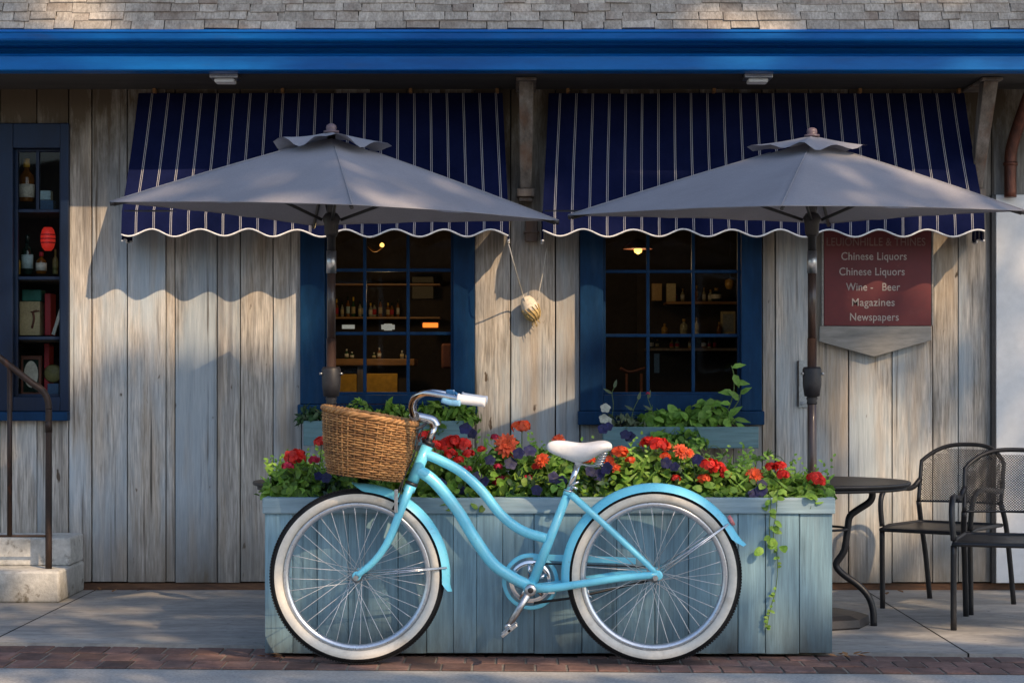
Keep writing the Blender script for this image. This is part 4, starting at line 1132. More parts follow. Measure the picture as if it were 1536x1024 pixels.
for i, (t, base, hw, fl_, _) in GO.items():
    sm = MB()
    for fx, fy, fr_, kd in fl_:
        Y = geran[i][3] - .14 + R.uniform(-.03, .03)
        if fy < 672: Y += .06
        c = P(fx, fy, Y); r = fr_*(Y-CAMY)/F
        m = MB()
        if fr_ >= 18: flower_daisy(m, c, r, Vector((R.uniform(-.2,.2), -1, .3)))
        elif kd == 'o' and R.random() < .4: flower_daisy(m, c, r, Vector((R.uniform(-.4,.4), -1, .5)))
        else: flower_ball(m, c, r)
        m.build('flower_head', K[{'r':'red','o':'orange','p':'pink'}[kd]], t)
        b = Vector((c.x*.7 + base.x*.3, Y+.03, ztp))
        if c.z > ztp: sm.tube(catmull([b, b.lerp(c, .5) + Vector((R.uniform(-.02,.02), .01, .02)), c - Vector((0,-.004,.01))], 4), .0022, 5)
    if fl_: sm.build('stem', K['stem'], t)
    else: sm.bm.free()
PO = {}
for i, (px, py, Y, lab) in enumerate(petu):
    base = Vector((PX(px, Y), Y, ztp-.015))
    t = thing('petunia', lab, 'flowering plant', base, 'navy flowering plants in the planter')
    m = MB(); hh = max(.05, PZ(py, Y)-ztp)
    bush(m, base, .13, .06, hh, 90, .036, .022, False)
    m.build('foliage', K['darkleaf'], t); PO[i] = t
for fx, fy in blues:
    i = min(PO, key=lambda k: abs(petu[k][0]-fx) + .5*abs(petu[k][1]-fy))
    Y = petu[i][2] - .03 + R.uniform(-.02,.02)
    if fy < 660: Y = .44
    m = MB(); c = P(fx, fy, Y)
    flower_petunia(m, c, R.uniform(.020,.027), Vector((R.uniform(-.5,.5), -1, R.uniform(.1,.7))))
    m.build('flower', K['navyflower'], PO[i])

# trailing vine at the right end
vn = thing('trailing_vine', 'pale green vine trailing down the right front of the planter', 'plant', P(1165, 735, .2))
m = MB(); lv_ = MB()
path1 = catmull([P(1168, 728, .26), P(1166, 744, .15), P(1164, 770, .145), P(1160, 800, .15), P(1166, 840, .152), P(1164, 880, .154), P(1155, 915, .155), P(1150, 942, .156)], 8)
path2 = catmull([P(1150, 738, .22), P(1156, 750, .15), P(1154, 790, .15), P(1156, 815, .152)], 6)
for pth in (path1, path2):
    m.tube(pth, .0018, 5)
for k, p in enumerate(path1):
    big = .034 if (k < 26) else .02
    for q in range(2):
        if R.random() < (.5 if k < 12 else .33):
            a = R.uniform(-1, 1)
            lv_.leaf(p, Vector((a, -.35, R.uniform(-.6,.2))), Vector((0,-1,.4)), big*R.uniform(.5,1.1), big*.62, R.uniform(.3,1), .3, .1, True)
for p in path2[::3]: lv_.leaf(p, Vector((R.uniform(-1,1), -.3, -.4)), Vector((0,-1,.4)), .028, .02, R.uniform(.4,1), .3, .1, True)
for k in range(5):
    p = P(1156+R.uniform(-14,18), 818+R.uniform(-4,6), .15); lv_.leaf(p, Vector((R.uniform(-1,1), -.3, R.uniform(-.5,.5))), Vector((0,-1,.3)), .042, .034, R.uniform(.6,1), .3, .1, True)
bush(lv_, P(1160, 742, .24), .06, .05, .05, 40, .045, .034, True, .4, 1)
m.build('stem', K['stem'], vn); lv_.build('foliage', K['leaf'], vn)
# thin arching tendrils behind
td = thing('wiry_plant', 'wiry arching stems rising behind the right part of the planter', 'plant', P(1130, 720, .5))
m = MB()
for pts in ([(1075,705),(1085,680),(1068,668),(1060,690)], [(1133,715),(1136,690),(1150,682),(1168,684),(1178,694)], [(1108,712),(1112,690),(1126,684)], [(1131,712),(1133,700),(1131,685)], [(1062,700),(1052,676),(1040,664)]):
    m.tube(catmull([P(a, b, .5) for a, b in pts], 6), .0016, 5)
m.build('stem', K['stem'], td)
m = MB()
for a, b in ((1130,688),(1136,684),(1126,690),(1140,690),(1112,694),(1150,684),(1085,684)):
    for _ in range(3): m.leaf(P(a, b, .5), Vector((R.uniform(-1,1), -.3, R.uniform(-.3,.6))), Vector((0,-1,.5)), .034, .010, R.random(), .3, .1)
m.build('foliage', K['leaf'], td)

# ------------------------------------------------------------------ window boxes
def window_box(x0, x1, py0, py1, label):
    Yf = 2.27
    t = thing('window_box', label, 'window box', ((PX(x0,Yf)+PX(x1,Yf))/2, 2.38, PZ(py1, Yf)), 'teal window boxes')
    a, b, z0, z1 = PX(x0, Yf), PX(x1, Yf), PZ(py1, Yf), PZ(py0, Yf)
    m = MB(); m.box(a, b, Yf, Yf+.018, z0, z1, .003, .5); m.build('front_board', K['winbox'], t)
    for x in (a+.001, b-.019):
        m = MB(); m.box(x, x+.018, Yf+.019, WY-.075, z0, z1-.002, .003, .4); m.build('end_board', K['winbox'], t)
    m = MB(); m.box(a+.02, b-.02, Yf+.019, WY-.075, z0+.01, z1-.02); m.build('soil', K['soil'], t)
    return z1
zA = window_box(455, 702, 631, 668, 'grey teal window box under the left main window, half hidden by the basket')
zB = window_box(905, 1138, 640, 672, 'grey teal window box under the right main window')
Yb = 2.36
def wplant(name, label, blobs, leafm, L, W, rnd, extra=None):
    t = thing(name, label, 'plant', P(blobs[0][0], blobs[0][1], Yb), 'plants in the window boxes')
    m = MB()
    for px, py, rx, rz, n in blobs:
        bush(m, P(px, py, Yb - (.07 if py > 640 else 0)), rx*.0034, .09, rz*.0034, n, L, W, rnd, .25, 1)
    if extra: extra(m, t)
    m.build('foliage', leafm, t)
    return t
def sprout(m, t):
    s = MB()
    for pts in ([(1083,640),(1092,615),(1100,590),(1101,565),(1097,548)], [(1088,638),(1096,620),(1108,600),(1112,585)], [(1075,638),(1066,612),(1072,600),(1090,605)], [(1095,640),(1102,628),(1108,650)]):
        pth = catmull([P(a, b, Yb-.04) for a, b in pts], 5); s.tube(pth, .003, 5)
        for p in pth[4::3]:
            m.leaf(p, Vector((R.uniform(-1,1), -.3, R.uniform(-.7,.4))), Vector((0,-1,.5)), R.uniform(.05,.085), R.uniform(.03,.045), R.uniform(.3,1), .35, .15)
    s.build('stem', K['stem'], t)
wplant('climbing_plant', 'bright green leafy plant spilling over the right window box with a tall sprout', [(1020, 640, 55, 26, 200), (985, 640, 30, 28, 90), (1060, 632, 38, 30, 130), (1000, 665, 36, 26, 110), (1035, 668, 26, 30, 70)], K['limeleaf'], .058, .046, True, sprout)
def greyx(m, t):
    f = MB()
    for a, b in ((908, 612), (906, 628), (912, 632)):
        flower_petunia(f, P(a, b, Yb-.06), .026, Vector((R.uniform(-.4,.4), -1, .5)))
    f.build('flower', K['whiteflower'], t)
    s = MB()
    for pts in ([(915,640),(920,610),(918,590),(921,582)], [(945,640),(950,615),(957,600)], [(985,640),(978,615),(972,598)]):
        s.tube(catmull([P(a, b, Yb-.04) for a, b in pts], 4), .0018, 5)
        m.leaf(P(*pts[-1], Yb-.04), Vector((.3,-.2,1)), Vector((0,-1,0)), .045, .02, .8)
        m.leaf(P(*pts[-2], Yb-.04), Vector((-.7,-.2,.4)), Vector((0,-1,0)), .05, .016, .7)
    s.build('stem', K['stem'], t)
    rb = MB(); flower_ball(rb, P(972, 590, Yb-.04), .012, 14); rb.build('flower_bud', K['pink'], t)
wplant('bedding_plant', 'grey green plant with white flowers at the left of the right window box', [(930, 640, 34, 22, 110), (950, 640, 26, 20, 60)], K['greyleaf'], .042, .018, False, greyx)
wplant('bedding_plant', 'small green plant at the left end of the left window box', [(465, 634, 24, 26, 120), (480, 634, 16, 20, 40)], K['darkleaf'], .05, .02, False)
wplant('bedding_plant', 'green plant poking up behind the wicker basket', [(540, 628, 26, 32, 90), (590, 630, 40, 26, 160)], K['leaf'], .055, .03, False,)
wplant('bedding_plant', 'leafy plant at the right end of the left window box behind the handlebar', [(648, 630, 26, 34, 90), (690, 632, 30, 32, 150), (655, 648, 16, 26, 40)], K['leaf'], .065, .034, False)

# fallen leaves
for k, (px, py) in enumerate(((402,983),(414,985),(422,984),(408,987),(398,986),(1262,983),(1270,985),(1256,986),(1280,983),(1290,982),(150,886),(168,889),(205,887),(420,888),(1330,893),(1355,890),(1300,986),(1276,988))):
    z = .0125 if px > 1000 or py < 960 else .004
    Y = CAMY + F*(H-z)/(py-YH)
    Y = min(Y, .17) if px < 1240 and py > 960 else min(Y, WY-.04)
    m = MB(); m.leaf(Vector((PX(px, Y), Y, z+.006)), Vector((R.uniform(-1,1), R.uniform(-1,1), .05)), Vector((R.uniform(-.3,.3), R.uniform(-.3,.3), 1)), .045, .026, R.random(), -.15, .2)
    left = px < 1000
    if py < 900:
        tag(m.build('fallen_leaf', K['dryleaf'], base=(PX(px, Y), Y, z)), 'dry leaf lying at the foot of the plank wall', 'leaf', 'fallen leaves along the wall foot'); continue
    tag(m.build('fallen_leaf', K['dryleaf'], base=(PX(px, Y), Y, z)), 'dry brown leaf lying by the left foot of the planter' if left else 'dry leaf lying by the right foot of the planter', 'leaf', 'fallen leaves at the left of the planter' if left else 'fallen leaves at the right of the planter')

# ------------------------------------------------------------------ bicycle
bk = thing('bicycle', 'sky blue step-through cruiser bicycle with whitewall tyres and wicker basket', 'bicycle', P(760, 995, 0) * 1.0)
bk.location = (P(760, 995, 0).x, 0, 0); WL[bk.name] = Vector(bk.location)
WR = .3355
def wheel(px, seed):
    c = Vector((PX(px, 0), 0, WR + .0015))
    a_ = .0265; Rm = WR - a_
    rimm = MB()
    rimm.lathe([(.283, -.011), (.285, -.014), (.276, -.0145), (.266, -.011), (.262, -.004), (.262, .004), (.266, .011), (.276, .0145), (.285, .014), (.283, .011)], c, 96, axis='y', cap=False)
    w_ = rimm.build('wheel', K['rim'], bk)
    ty = MB(); ww = MB()
    def ring(mb, a0, a1, n, sq=1.0):
        rings = []
        for i in range(97):
            th = 2*math.pi*(i % 96)/96
            rings.append(None)
        prof = [(Rm + a_*math.cos(a0+(a1-a0)*i/n), a_*math.sin(a0+(a1-a0)*i/n)) for i in range(n+1)]
        vr = []
        for r, y in prof:
            vr.append([mb.bm.verts.new(c + Vector((r*math.cos(2*math.pi*k/96), y, r*math.sin(2*math.pi*k/96)))) for k in range(96)])
        for A, Bq in zip(vr, vr[1:]):
            for k in range(96): mb.face([A[k], A[(k+1) % 96], Bq[(k+1) % 96], Bq[k]], .5, True)
    q = math.radians(73)
    ring(ty, -q, q, 10)
    ring(ww, q, math.radians(172), 8); ring(ww, -math.radians(172), -q, 8)
    # tread blocks
    for k in range(180):
        th = 2*math.pi*k/180
        for y_ in (-.011, .011):
            M_ = Matrix.Translation(c) @ Matrix.Rotation(-th, 4, 'Y')
            ty.box(WR-.004, WR+.0012, y_-.008, y_+.008, -.0042, .0042, 0, .5, M_)
    ty.build('tyre', K['rubber'], w_); ww.build('whitewall', K['whitewall'], w_)
    hb = MB(); hb.lathe([(.006, -.062), (.009, -.06), (.009, -.05), (.011, -.045), (.022, -.034), (.022, -.028), (.014, -.022), (.012, 0), (.014, .022), (.022, .028), (.022, .034), (.011, .045), (.009, .05), (.006, .06)], c, 20, axis='y'); hb.build('hub', K['steel'], w_)
    n = 36; rr = random.Random(seed)
    for k in range(n):
        side = -1 if k % 2 else 1
        lead = 1 if (k//2) % 2 else -1
        a = 2*math.pi*k/n + .04
        ah = a + lead*math.radians(68)
        p0 = c + Vector((.021*math.cos(ah), side*.031, .021*math.sin(ah)))
        p1 = c + Vector((.263*math.cos(a), side*.003, .263*math.sin(a)))
        s_ = MB(); s_.tube([p0, p0.lerp(p1, .9), p1], [.00115, .00115, .0022], 5); s_.build('spoke', K['spoke'], w_)
    return w_, c
wf, cf = wheel(536, 1); wr, cr = wheel(981, 2)
def fender(c, a0, a1, tail0, tail1, Rf=.358):
    m = MB(); prof = []
    for i in range(9):
        t_ = -1 + 2*i/8
        prof.append((-.031*abs(t_)**2.4, t_*.036))
    n = 48; rows = []
    A = [math.radians(a0 + (a1-a0)*i/n) for i in range(n+1)]
    rr_ = [Rf]*(n+1)
    for i in range(n+1):
        s_ = i/n
        if s_ < .06 and tail0: rr_[i] += tail0*((.06-s_)/.06)**2
        if s_ > .94 and tail1: rr_[i] += tail1*((s_-.94)/.06)**2
    for i, (a, r) in enumerate(zip(A, rr_)):
        s_ = i/n
        k0 = min(1, .2 + s_/.09) if tail0 else 1
        k1 = min(1, .55 + (1-s_)/.08)
        rows.append([m.bm.verts.new(c + Vector(((r+dr*k0*k1)*math.cos(a), y, (r+dr*k0*k1)*math.sin(a)))) for dr, y in prof])
    for p, q in zip(rows, rows[1:]):
        for k in range(8): m.face([p[k], p[k+1], q[k+1], q[k]], .5, True)
    return m
BK = K['bike']
ff = fender(cf, 93, -9, .006, .012).build('mudguard', BK, bk)
rf = fender(cr, 184, 19, 0, .018).build('mudguard', BK, bk)
m = MB()
for sy in (-1, 1):
    m.tube([P(546, 858, 0) + Vector((0, sy*.05, 0)), P(671, 849, 0) + Vector((0, sy*.036, 0))], .0026, 6)
m.tube([P(546, 862, 0) + Vector((0, -.05, 0)), P(671, 850, 0) + Vector((0, -.036, 0))], .0026, 6); m.build('stay', K['chrome'], ff)
m = MB()
for sy in (-1, 1):
    m.tube([P(990, 852, 0) + Vector((0, sy*.06, 0)), P(1091, 784, 0) + Vector((0, sy*.036, 0))], .003, 6)
m.tube([P(993, 856, 0) + Vector((0, -.06, 0)), P(1091, 785, 0) + Vector((0, -.036, 0))], .003, 6); m.build('stay', K['chrome'], rf)
m = MB(); c_ = P(1093.5, 782, 0)
m.lathe([(.003, .0), (.02, .002), (.022, .008), (.022, .016)], c_, 14, axis='x', mat=Matrix.Rotation(math.radians(-28), 4, 'Y')); m.build('reflector', cmat('reflector_red', (.75,.25,.25), .25), rf)
# frame
fm = MB()
fm.tube([P(641, 668, 0), P(618.5, 722, 0)], .0225, 16)
fm.tube(catmull([P(637, 680, 0), P(660, 690, 0), P(691, 707, 0), P(722, 735, 0), P(752, 772, 0), P(783, 795, 0), P(819, 807, 0)], 8), .0195, 16)
fm.tube(catmull([P(626, 705, 0), P(642, 714, 0), P(660, 731, 0), P(687, 766, 0), P(712, 807, 0), P(739, 844, 0), P(766, 864, 0), P(796, 879, 0)], 8), [.0235, .0225], 16)
fm.tube([P(852, 739, 0), P(795.5, 882, 0)], [.0165, .0195], 16)
fm.tube([P(853.5, 735, 0), P(851, 742, 0)], .019, 16)
for sy in (-1, 1):
    fm.tube(catmull([P(856, 741, 0) + Vector((0, sy*.018, 0)), P(880, 762, 0) + Vector((0, sy*.05, 0)), P(905, 784, 0) + Vector((0, sy*.056, 0)), P(945, 821, 0) + Vector((0, sy*.06, 0)), P(982, 856, 0) + Vector((0, sy*.062, 0))], 6), [.0135, .0105], 12)
    fm.tube(catmull([P(797, 881, 0) + Vector((0, sy*.02, 0)), P(825, 880, 0) + Vector((0, sy*.045, 0)), P(870, 873, 0) + Vector((0, sy*.056, 0)), P(930, 864, 0) + Vector((0, sy*.06, 0)), P(984, 859, 0) + Vector((0, sy*.062, 0))], 6), [.017, .0135], 12)
    q = P(985, 860, 0) + Vector((0, sy*.062, 0))
    fm.lathe([(.012, -.004), (.019, -.003), (.019, .003), (.012, .004)], q, 16, axis='y')
fm.lathe([(.026, -.036), (.026, .036)], P(795.5, 882, 0), 20, axis='y')
fr_o = fm.build('frame', BK, bk)
m = MB()
for a, b in (((641.5, 666.5), (644, 661)), ((618, 723), (616.5, 727))):
    m.tube([P(*a, 0), P(*b, 0)], .025, 16)
m.build('headset', K['blackmetal'], fr_o)
# front fork
m = MB()
m.tube([P(617, 726, 0), P(613, 736, 0)], .023, 16)
for sy in (-1, 1):
    m.tube(catmull([P(615, 730, 0) + Vector((0, sy*.022, 0)), P(608, 748, 0) + Vector((0, sy*.045, 0)), P(597, 777, 0) + Vector((0, sy*.052, 0)), P(582, 812, 0) + Vector((0, sy*.055, 0)), P(562, 840, 0) + Vector((0, sy*.057, 0)), P(537, 861, 0) + Vector((0, sy*.059, 0))], 7), [.0185, .012], 14)
    q = P(537, 861, 0) + Vector((0, sy*.06, 0)); m.lathe([(.012, -.004), (.018, -.003), (.018, .003), (.012, .004)], q, 16, axis='y')
fk = m.build('fork', BK, bk)
for c0, sy in ((cf, -1), (cr, -1)):
    m = MB(); m.lathe([(.011, -.078), (.011, -.066), (.006, -.064)], c0, 6, axis='y', smooth=False); m.build('axle_nut', K['steel'], fk if c0 is cf else fr_o)
# brake cable & bracket at the head tube
m = MB(); m.tube(catmull([P(628, 640, -.03), P(622, 680, -.04), P(607, 712, -.04), P(598, 735, -.045), P(590, 765, -.05)], 6), .0032, 6)
m.tube(catmull([P(634, 642, -.02), P(618, 690, -.035), P(606, 716, -.04), P(600, 742, -.05), P(588, 764, -.055)], 6), .0026, 6); m.build('cable', K['blackplastic'], fk)
m = MB(); m.box(PX(592, -.05), PX(597, -.05), -.075, -.06, PZ(768, -.05), PZ(733, -.05), .002); m.build('bracket', K['steel'], fk)
# stem and handlebar
m = MB()
m.tube([P(642, 664, 0), P(653, 637, 0)], .013, 14)
m.tube(catmull([P(654, 640, 0), P(650, 632, 0), P(640, 628, 0), P(622, 624, 0)], 5), [.022, .019], 14)
m.lathe([(.019, -.026), (.021, -.02), (.021, .02), (.019, .026)], P(622, 624, 0), 16, axis='y')
hb_ = m.build('handlebar', K['chrome'], bk)
near = [P(622, 624, 0), P(619, 620, -.04), P(617, 608, -.10), P(622, 596, -.17), P(638, 589.5, -.235), P(660, 592, -.275), P(690, 598.5, -.30)]
far = [Vector((p.x, -p.y, p.z)) for p in near]
m = MB(); m.tube(catmull(near, 8), .0112, 12); m.build('bar', K['chrome'], hb_)
m = MB(); m.tube(catmull(far, 8), .0112, 12); m.build('bar', K['chrome'], hb_)
for sy, g0, g1 in ((-1, P(686, 598, -.298), P(728, 603.5, -.31)), (1, None, None)):
    if sy == 1:
        g0, g1 = P(686, 598, -.298), P(728, 603.5, -.31); g0.y = -g0.y; g1.y = -g1.y
    ax = g1 - g0
    m = MB(); m.tube([g0, g0 + ax*.04, g0 + ax*.1, g0 + ax*.9, g0 + ax*.97, g1], [.019, .0215, .018, .0165, .018, .015], 16); m.build('grip', K['white'], hb_)
    a0 = P(663, 600, -.285); a1 = P(690, 604, -.30)
    if sy == 1: a0.y = -a0.y; a1.y = -a1.y; a0.z += .01; a1.z += .01
    m = MB(); m.tube(catmull([a0, a0.lerp(a1, .5) + Vector((0, sy*.012, -.004)), a1 + Vector((0, sy*.02, 0))], 5), [.010, .012], 10, flat=.55); m.build('brake_lever', K['lever'], hb_)
m = MB(); q = P(676, 589, -.26); m.box(q.x-.018, q.x+.016, q.y-.014, q.y+.014, q.z-.008, q.z+.012, .005); m.tube([q+Vector((.01,0,.004)), q+Vector((.032,-.01,-.012))], .006, 8); m.build('bell', cmat('blue_bell', (.02,.12,.32), .3), hb_)
# seat post, saddle
m = MB(); m.tube([P(853, 737, 0), P(867, 695, 0)], .0125, 14); m.tube([P(853, 737, -.0), P(853.5, 735, 0)], .0205, 14)
m.tube([P(858, 729, -.02), P(866, 733, -.022)], .005, 8); m.tube([P(856, 728, -.015), P(868, 722, -.018)], .0045, 8)
sp_o = m.build('seat_post', K['chrome'], bk)
sec = [(820, 667, 672, .010), (823, 662.5, 678, .020), (832, 660, 682, .028), (845, 660, 687, .034), (858, 662, 692, .045), (870, 664, 695, .064), (882, 663.5, 691, .088), (895, 661, 684, .104), (906, 660, 679, .108), (914, 662, 676, .098), (918, 666, 673, .06)]
m = MB(); rows = []
for px, zt, zb, hw in sec:
    x = PX(px, 0); a = PZ(zt, 0); b = PZ(zb, 0)
    row = []
    for k in range(18):
        th = 2*math.pi*k/18
        cy_, cz_ = math.cos(th), math.sin(th)
        y = hw*math.copysign(abs(cy_)**.75, cy_)
        mid = a - (a-b)*.42
        z = mid + ((a-mid)*abs(cz_)**.7 if cz_ > 0 else -(mid-b)*abs(cz_)**.9)
        row.append(m.bm.verts.new((x, y, z)))
    rows.append(row)
for A, Bq in zip(rows, rows[1:]):
    for k in range(18): m.face([A[k], A[(k+1) % 18], Bq[(k+1) % 18], Bq[k]], .5, True)
m.face(rows[0][::-1], .5, True); m.face(rows[-1], .5, True)
so = m.build('saddle', K['white'], bk, recalc=True)
mod = so.modifiers.new('smooth', 'SUBSURF'); mod.levels = 1; mod.render_levels = 2
for y_ in (-.06, .06):
    m = MB(); pts = []
    for i in range(61):
        t_ = i/60; a = 2*math.pi*5*t_
        b0, b1 = P(897, 697, 0), P(905, 678, 0)
        p = b0.lerp(b1, t_); pts.append(Vector((p.x + .014*math.cos(a), y_ + .014*math.sin(a), p.z)))
    m.tube(pts, .0028, 6); m.build('spring', K['chrome'], so)
m = MB()
for y_ in (-.025, .025): m.tube(catmull([P(840, 684, 0) + Vector((0,y_*.5,0)), P(868, 694, 0) + Vector((0,y_,0)), P(885, 698, 0) + Vector((0,y_,0)), P(898, 698, 0) + Vector((0,y_*2.2,0))], 5), .0035, 8)
m.tube([P(868, 694, -.03), P(868, 694, .03)], .014, 12); m.build('seat_rail', K['steel'], so)
# cranks, chainring, guard, chain
m = MB(); cb_ = P(796, 874, 0); cb_.y = .05
m.lathe([(.066, -.002), (.082, -.002), (.084, 0), (.082, .003), (.066, .003), (.066, -.002)], cb_, 40, axis='y')
for k in range(5):
    a = 2*math.pi*k/5 + .4
    m.tube([cb_ + Vector((.014*math.cos(a), 0, .014*math.sin(a))), cb_ + Vector((.07*math.cos(a), 0, .07*math.sin(a)))], .0085, 8, flat=.5)
m.lathe([(.0, -.004), (.02, -.004), (.02, .006)], cb_, 16, axis='y'); m.build('chainring', K['chrome'], bk)
m = MB()
gy = .058
c2 = P(796, 874, 0)
for r0, r1 in ((.094, .110),):
    m.lathe([(r0, gy-.006), (r1-.004, gy-.008), (r1, gy-.002), (r1, gy+.006), (r0, gy+.006), (r0, gy-.006)], Vector((c2.x, 0, c2.z)), 56, axis='y')
def gbar(pa, pb, pc_, pd): 
    cs = []
    for y_ in (gy-.008, gy+.006): cs.append(y_)
    A = [P(*q, 0) for q in (pa, pb, pd, pc_)]
    c_ = [Vector((A[0].x, cs[0], A[0].z)), Vector((A[1].x, cs[0], A[1].z)), Vector((A[0].x, cs[1], A[0].z)), Vector((A[1].x, cs[1], A[1].z)), Vector((A[3].x, cs[0], A[3].z)), Vector((A[2].x, cs[0], A[2].z)), Vector((A[3].x, cs[1], A[3].z)), Vector((A[2].x, cs[1], A[2].z))]
    m.hexa(c_, .003)
gbar((800, 842), (955, 848), (800, 832), (955, 838))
m.build('chain_guard', BK, bk)
m = MB()
m.tube([P(801, 906, 0) + Vector((0,.05,0)), P(862, 898, 0) + Vector((0,.05,0)), P(975, 872, 0) + Vector((0,.05,0))], .0055, 6)
m.tube([P(800, 846, 0) + Vector((0,.05,0)), P(978, 852, 0) + Vector((0,.05,0))], .0035, 6)
m.build('chain', K['blackmetal'], bk)
m = MB(); m.lathe([(.018, .044), (.028, .046), (.028, .052), (.018, .054)], cr, 24, axis='y'); m.build('sprocket', K['steel'], bk)
m = MB(); q0 = P(795.5, 882, 0); q0.y = -.062; q1 = P(762, 936, 0); q1.y = -.075
m.tube([q0, q0.lerp(q1, .5), q1], [.015, .0125, .012], 12, flat=.7)
m.lathe([(.006, -.012), (.021, -.012), (.023, -.006), (.023, .012), (.018, .016)], q0, 20, axis='y')
m.tube([q0 + Vector((0,.01,0)), q0 + Vector((0,.12,0))], .008, 10)
m.lathe([(.005, -.010), (.013, -.010), (.014, .010)], q1, 16, axis='y')
ck = m.build('crank', K['steel'], bk)
m = MB(); m.lathe([(.0, -.0135), (.010, -.013), (.011, -.012)], q0, 16, axis='y'); m.build('crank_bolt', K['blackmetal'], ck)
m = MB(); M_ = Matrix.Translation(q1 + Vector((.005, 0, -.004))) @ Matrix.Rotation(math.radians(-38), 4, 'Y')
for y_ in (-.085, -.018): m.box(-.036, .036, y_-.003, y_+.003, -.006, .007, .002, .5, M_)
for x_ in (-.035, .029): m.box(x_, x_+.006, -.0815, -.0215, -.005, .006, .0015, .5, M_)
m.tube([M_ @ Vector((0, 0, 0)), M_ @ Vector((0, -.088, 0))], .006, 8); m.build('pedal', K['steel'], ck)
m = MB(); e0 = P(822, 884, 0); e0.y = -.03
m.tube([e0, P(870, 879, -.05), P(908, 873, -.05)], .0045, 8); m.tube([P(880, 879, -.06), P(884, 893, -.07)], .003, 6); m.tube([P(883, 893, -.08), P(890, 896, -.06)], .003, 6)
m.box(PX(822, -.04), PX(832, -.04), -.05, -.02, PZ(890, -.04), PZ(880, -.04), .002); m.build('kickstand', K['chrome'], bk)
# wicker basket
TL, TR, BR, BL = P(486, 612, 0), P(625, 637, 0), P(603, 722, 0), P(493, 708, 0)
def bpt(th, t_, off=0):
    L_ = BL.lerp(TL, t_); R2 = BR.lerp(TR, t_)
    c = (L_+R2)/2; hx = (R2-L_)/2
    cs, sn = math.cos(th), math.sin(th); e = .72
    u = math.copysign(abs(cs)**e, cs); v = math.copysign(abs(sn)**e, sn)
    dep = .125 + .045*t_
    n_ = Vector((cs*hx.normalized().x, sn, cs*hx.normalized().z))
    return c + hx*u + Vector((0, dep*v, 0)) + n_*(off + .006*math.sin(math.pi*t_))
NS = 44
m = MB()
nr = 25
for r in range(nr):
    t_ = (r+.5)/nr; pts = []
    ph = R.uniform(-.08, .08); wob = R.uniform(-.003,.003)
    for k in range(NS*2):
        th = 2*math.pi*k/(NS*2)
        off = .0042*(1 if ((k//2 + r) % 2) else -1)*(1 if k % 2 == 0 else 0)
        p = bpt(th, t_ + .006*mnoise.noise(Vector((th*3, r*.7, 1))), off); pts.append(p)
    m.tube(pts, R.uniform(.0033,.0042), 6, closed=True, v=R.random())
bo = m.build('basket', K['wicker'], bk)
m = MB()
for k in range(NS):
    th = 2*math.pi*k/NS
    m.tube([bpt(th, q/6) for q in range(7)], .0034, 6, v=R.random())
m.build('stakes', K['wicker'], bo)
m = MB()
for s_ in range(3):
    pts = []
    for k in range(120):
        th = 2*math.pi*k/120; a = k*2*math.pi/7.5 + s_*2.1
        p = bpt(th, 1.0); n_ = (p - (TL+TR)/2).normalized(); pts.append(p + n_*.006*math.cos(a) + Vector((0,0,.004 + .006*math.sin(a))))
    m.tube(pts, .0062, 7, closed=True, v=R.uniform(.4,1))
m.build('rim', K['wicker'], bo)
m = MB()
pts = [bpt(2*math.pi*k/40, .02, -.004) for k in range(40)]
m.face([m.bm.verts.new(p) for p in pts], .1); m.build('bottom', K['wicker'], bo)
m = MB()
vs = [[m.bm.verts.new(bpt(2*math.pi*k/40, q, -.008)) for k in range(40)] for q in (.02, .5, .96)]
for A, Bq in zip(vs, vs[1:]):
    for k in range(40): m.face([A[k], A[(k+1) % 40], Bq[(k+1) % 40], Bq[k]], .1, True)
m.build('lining', cmat('dark_wicker_lining', (.05,.022,.01), .8), bo)
m = MB()
for k in range(26):
    p = P(R.uniform(500, 615), 640, R.uniform(-.1, .1)); t_ = (p.x-TL.x)/(TR.x-TL.x)
    p.z = TL.lerp(TR, t_).z - R.uniform(.0, .02)
    d = Vector((R.uniform(-1,1), R.uniform(-.6,.6), R.uniform(-.1,.25))); m.tube([p - d*.04, p + d*.04], .0022, 5, v=R.random())
m.build('twigs', K['wicker'], bo)
m = MB()
for y_ in (-.05, .05): m.tube(catmull([bpt(0.25*(-1 if y_ < 0 else 1), .93, .004), P(632, 640, y_), P(640, 634, y_*.5)], 4), .006, 8, flat=.5)
m.build('strap', K['blackplastic'], bo)

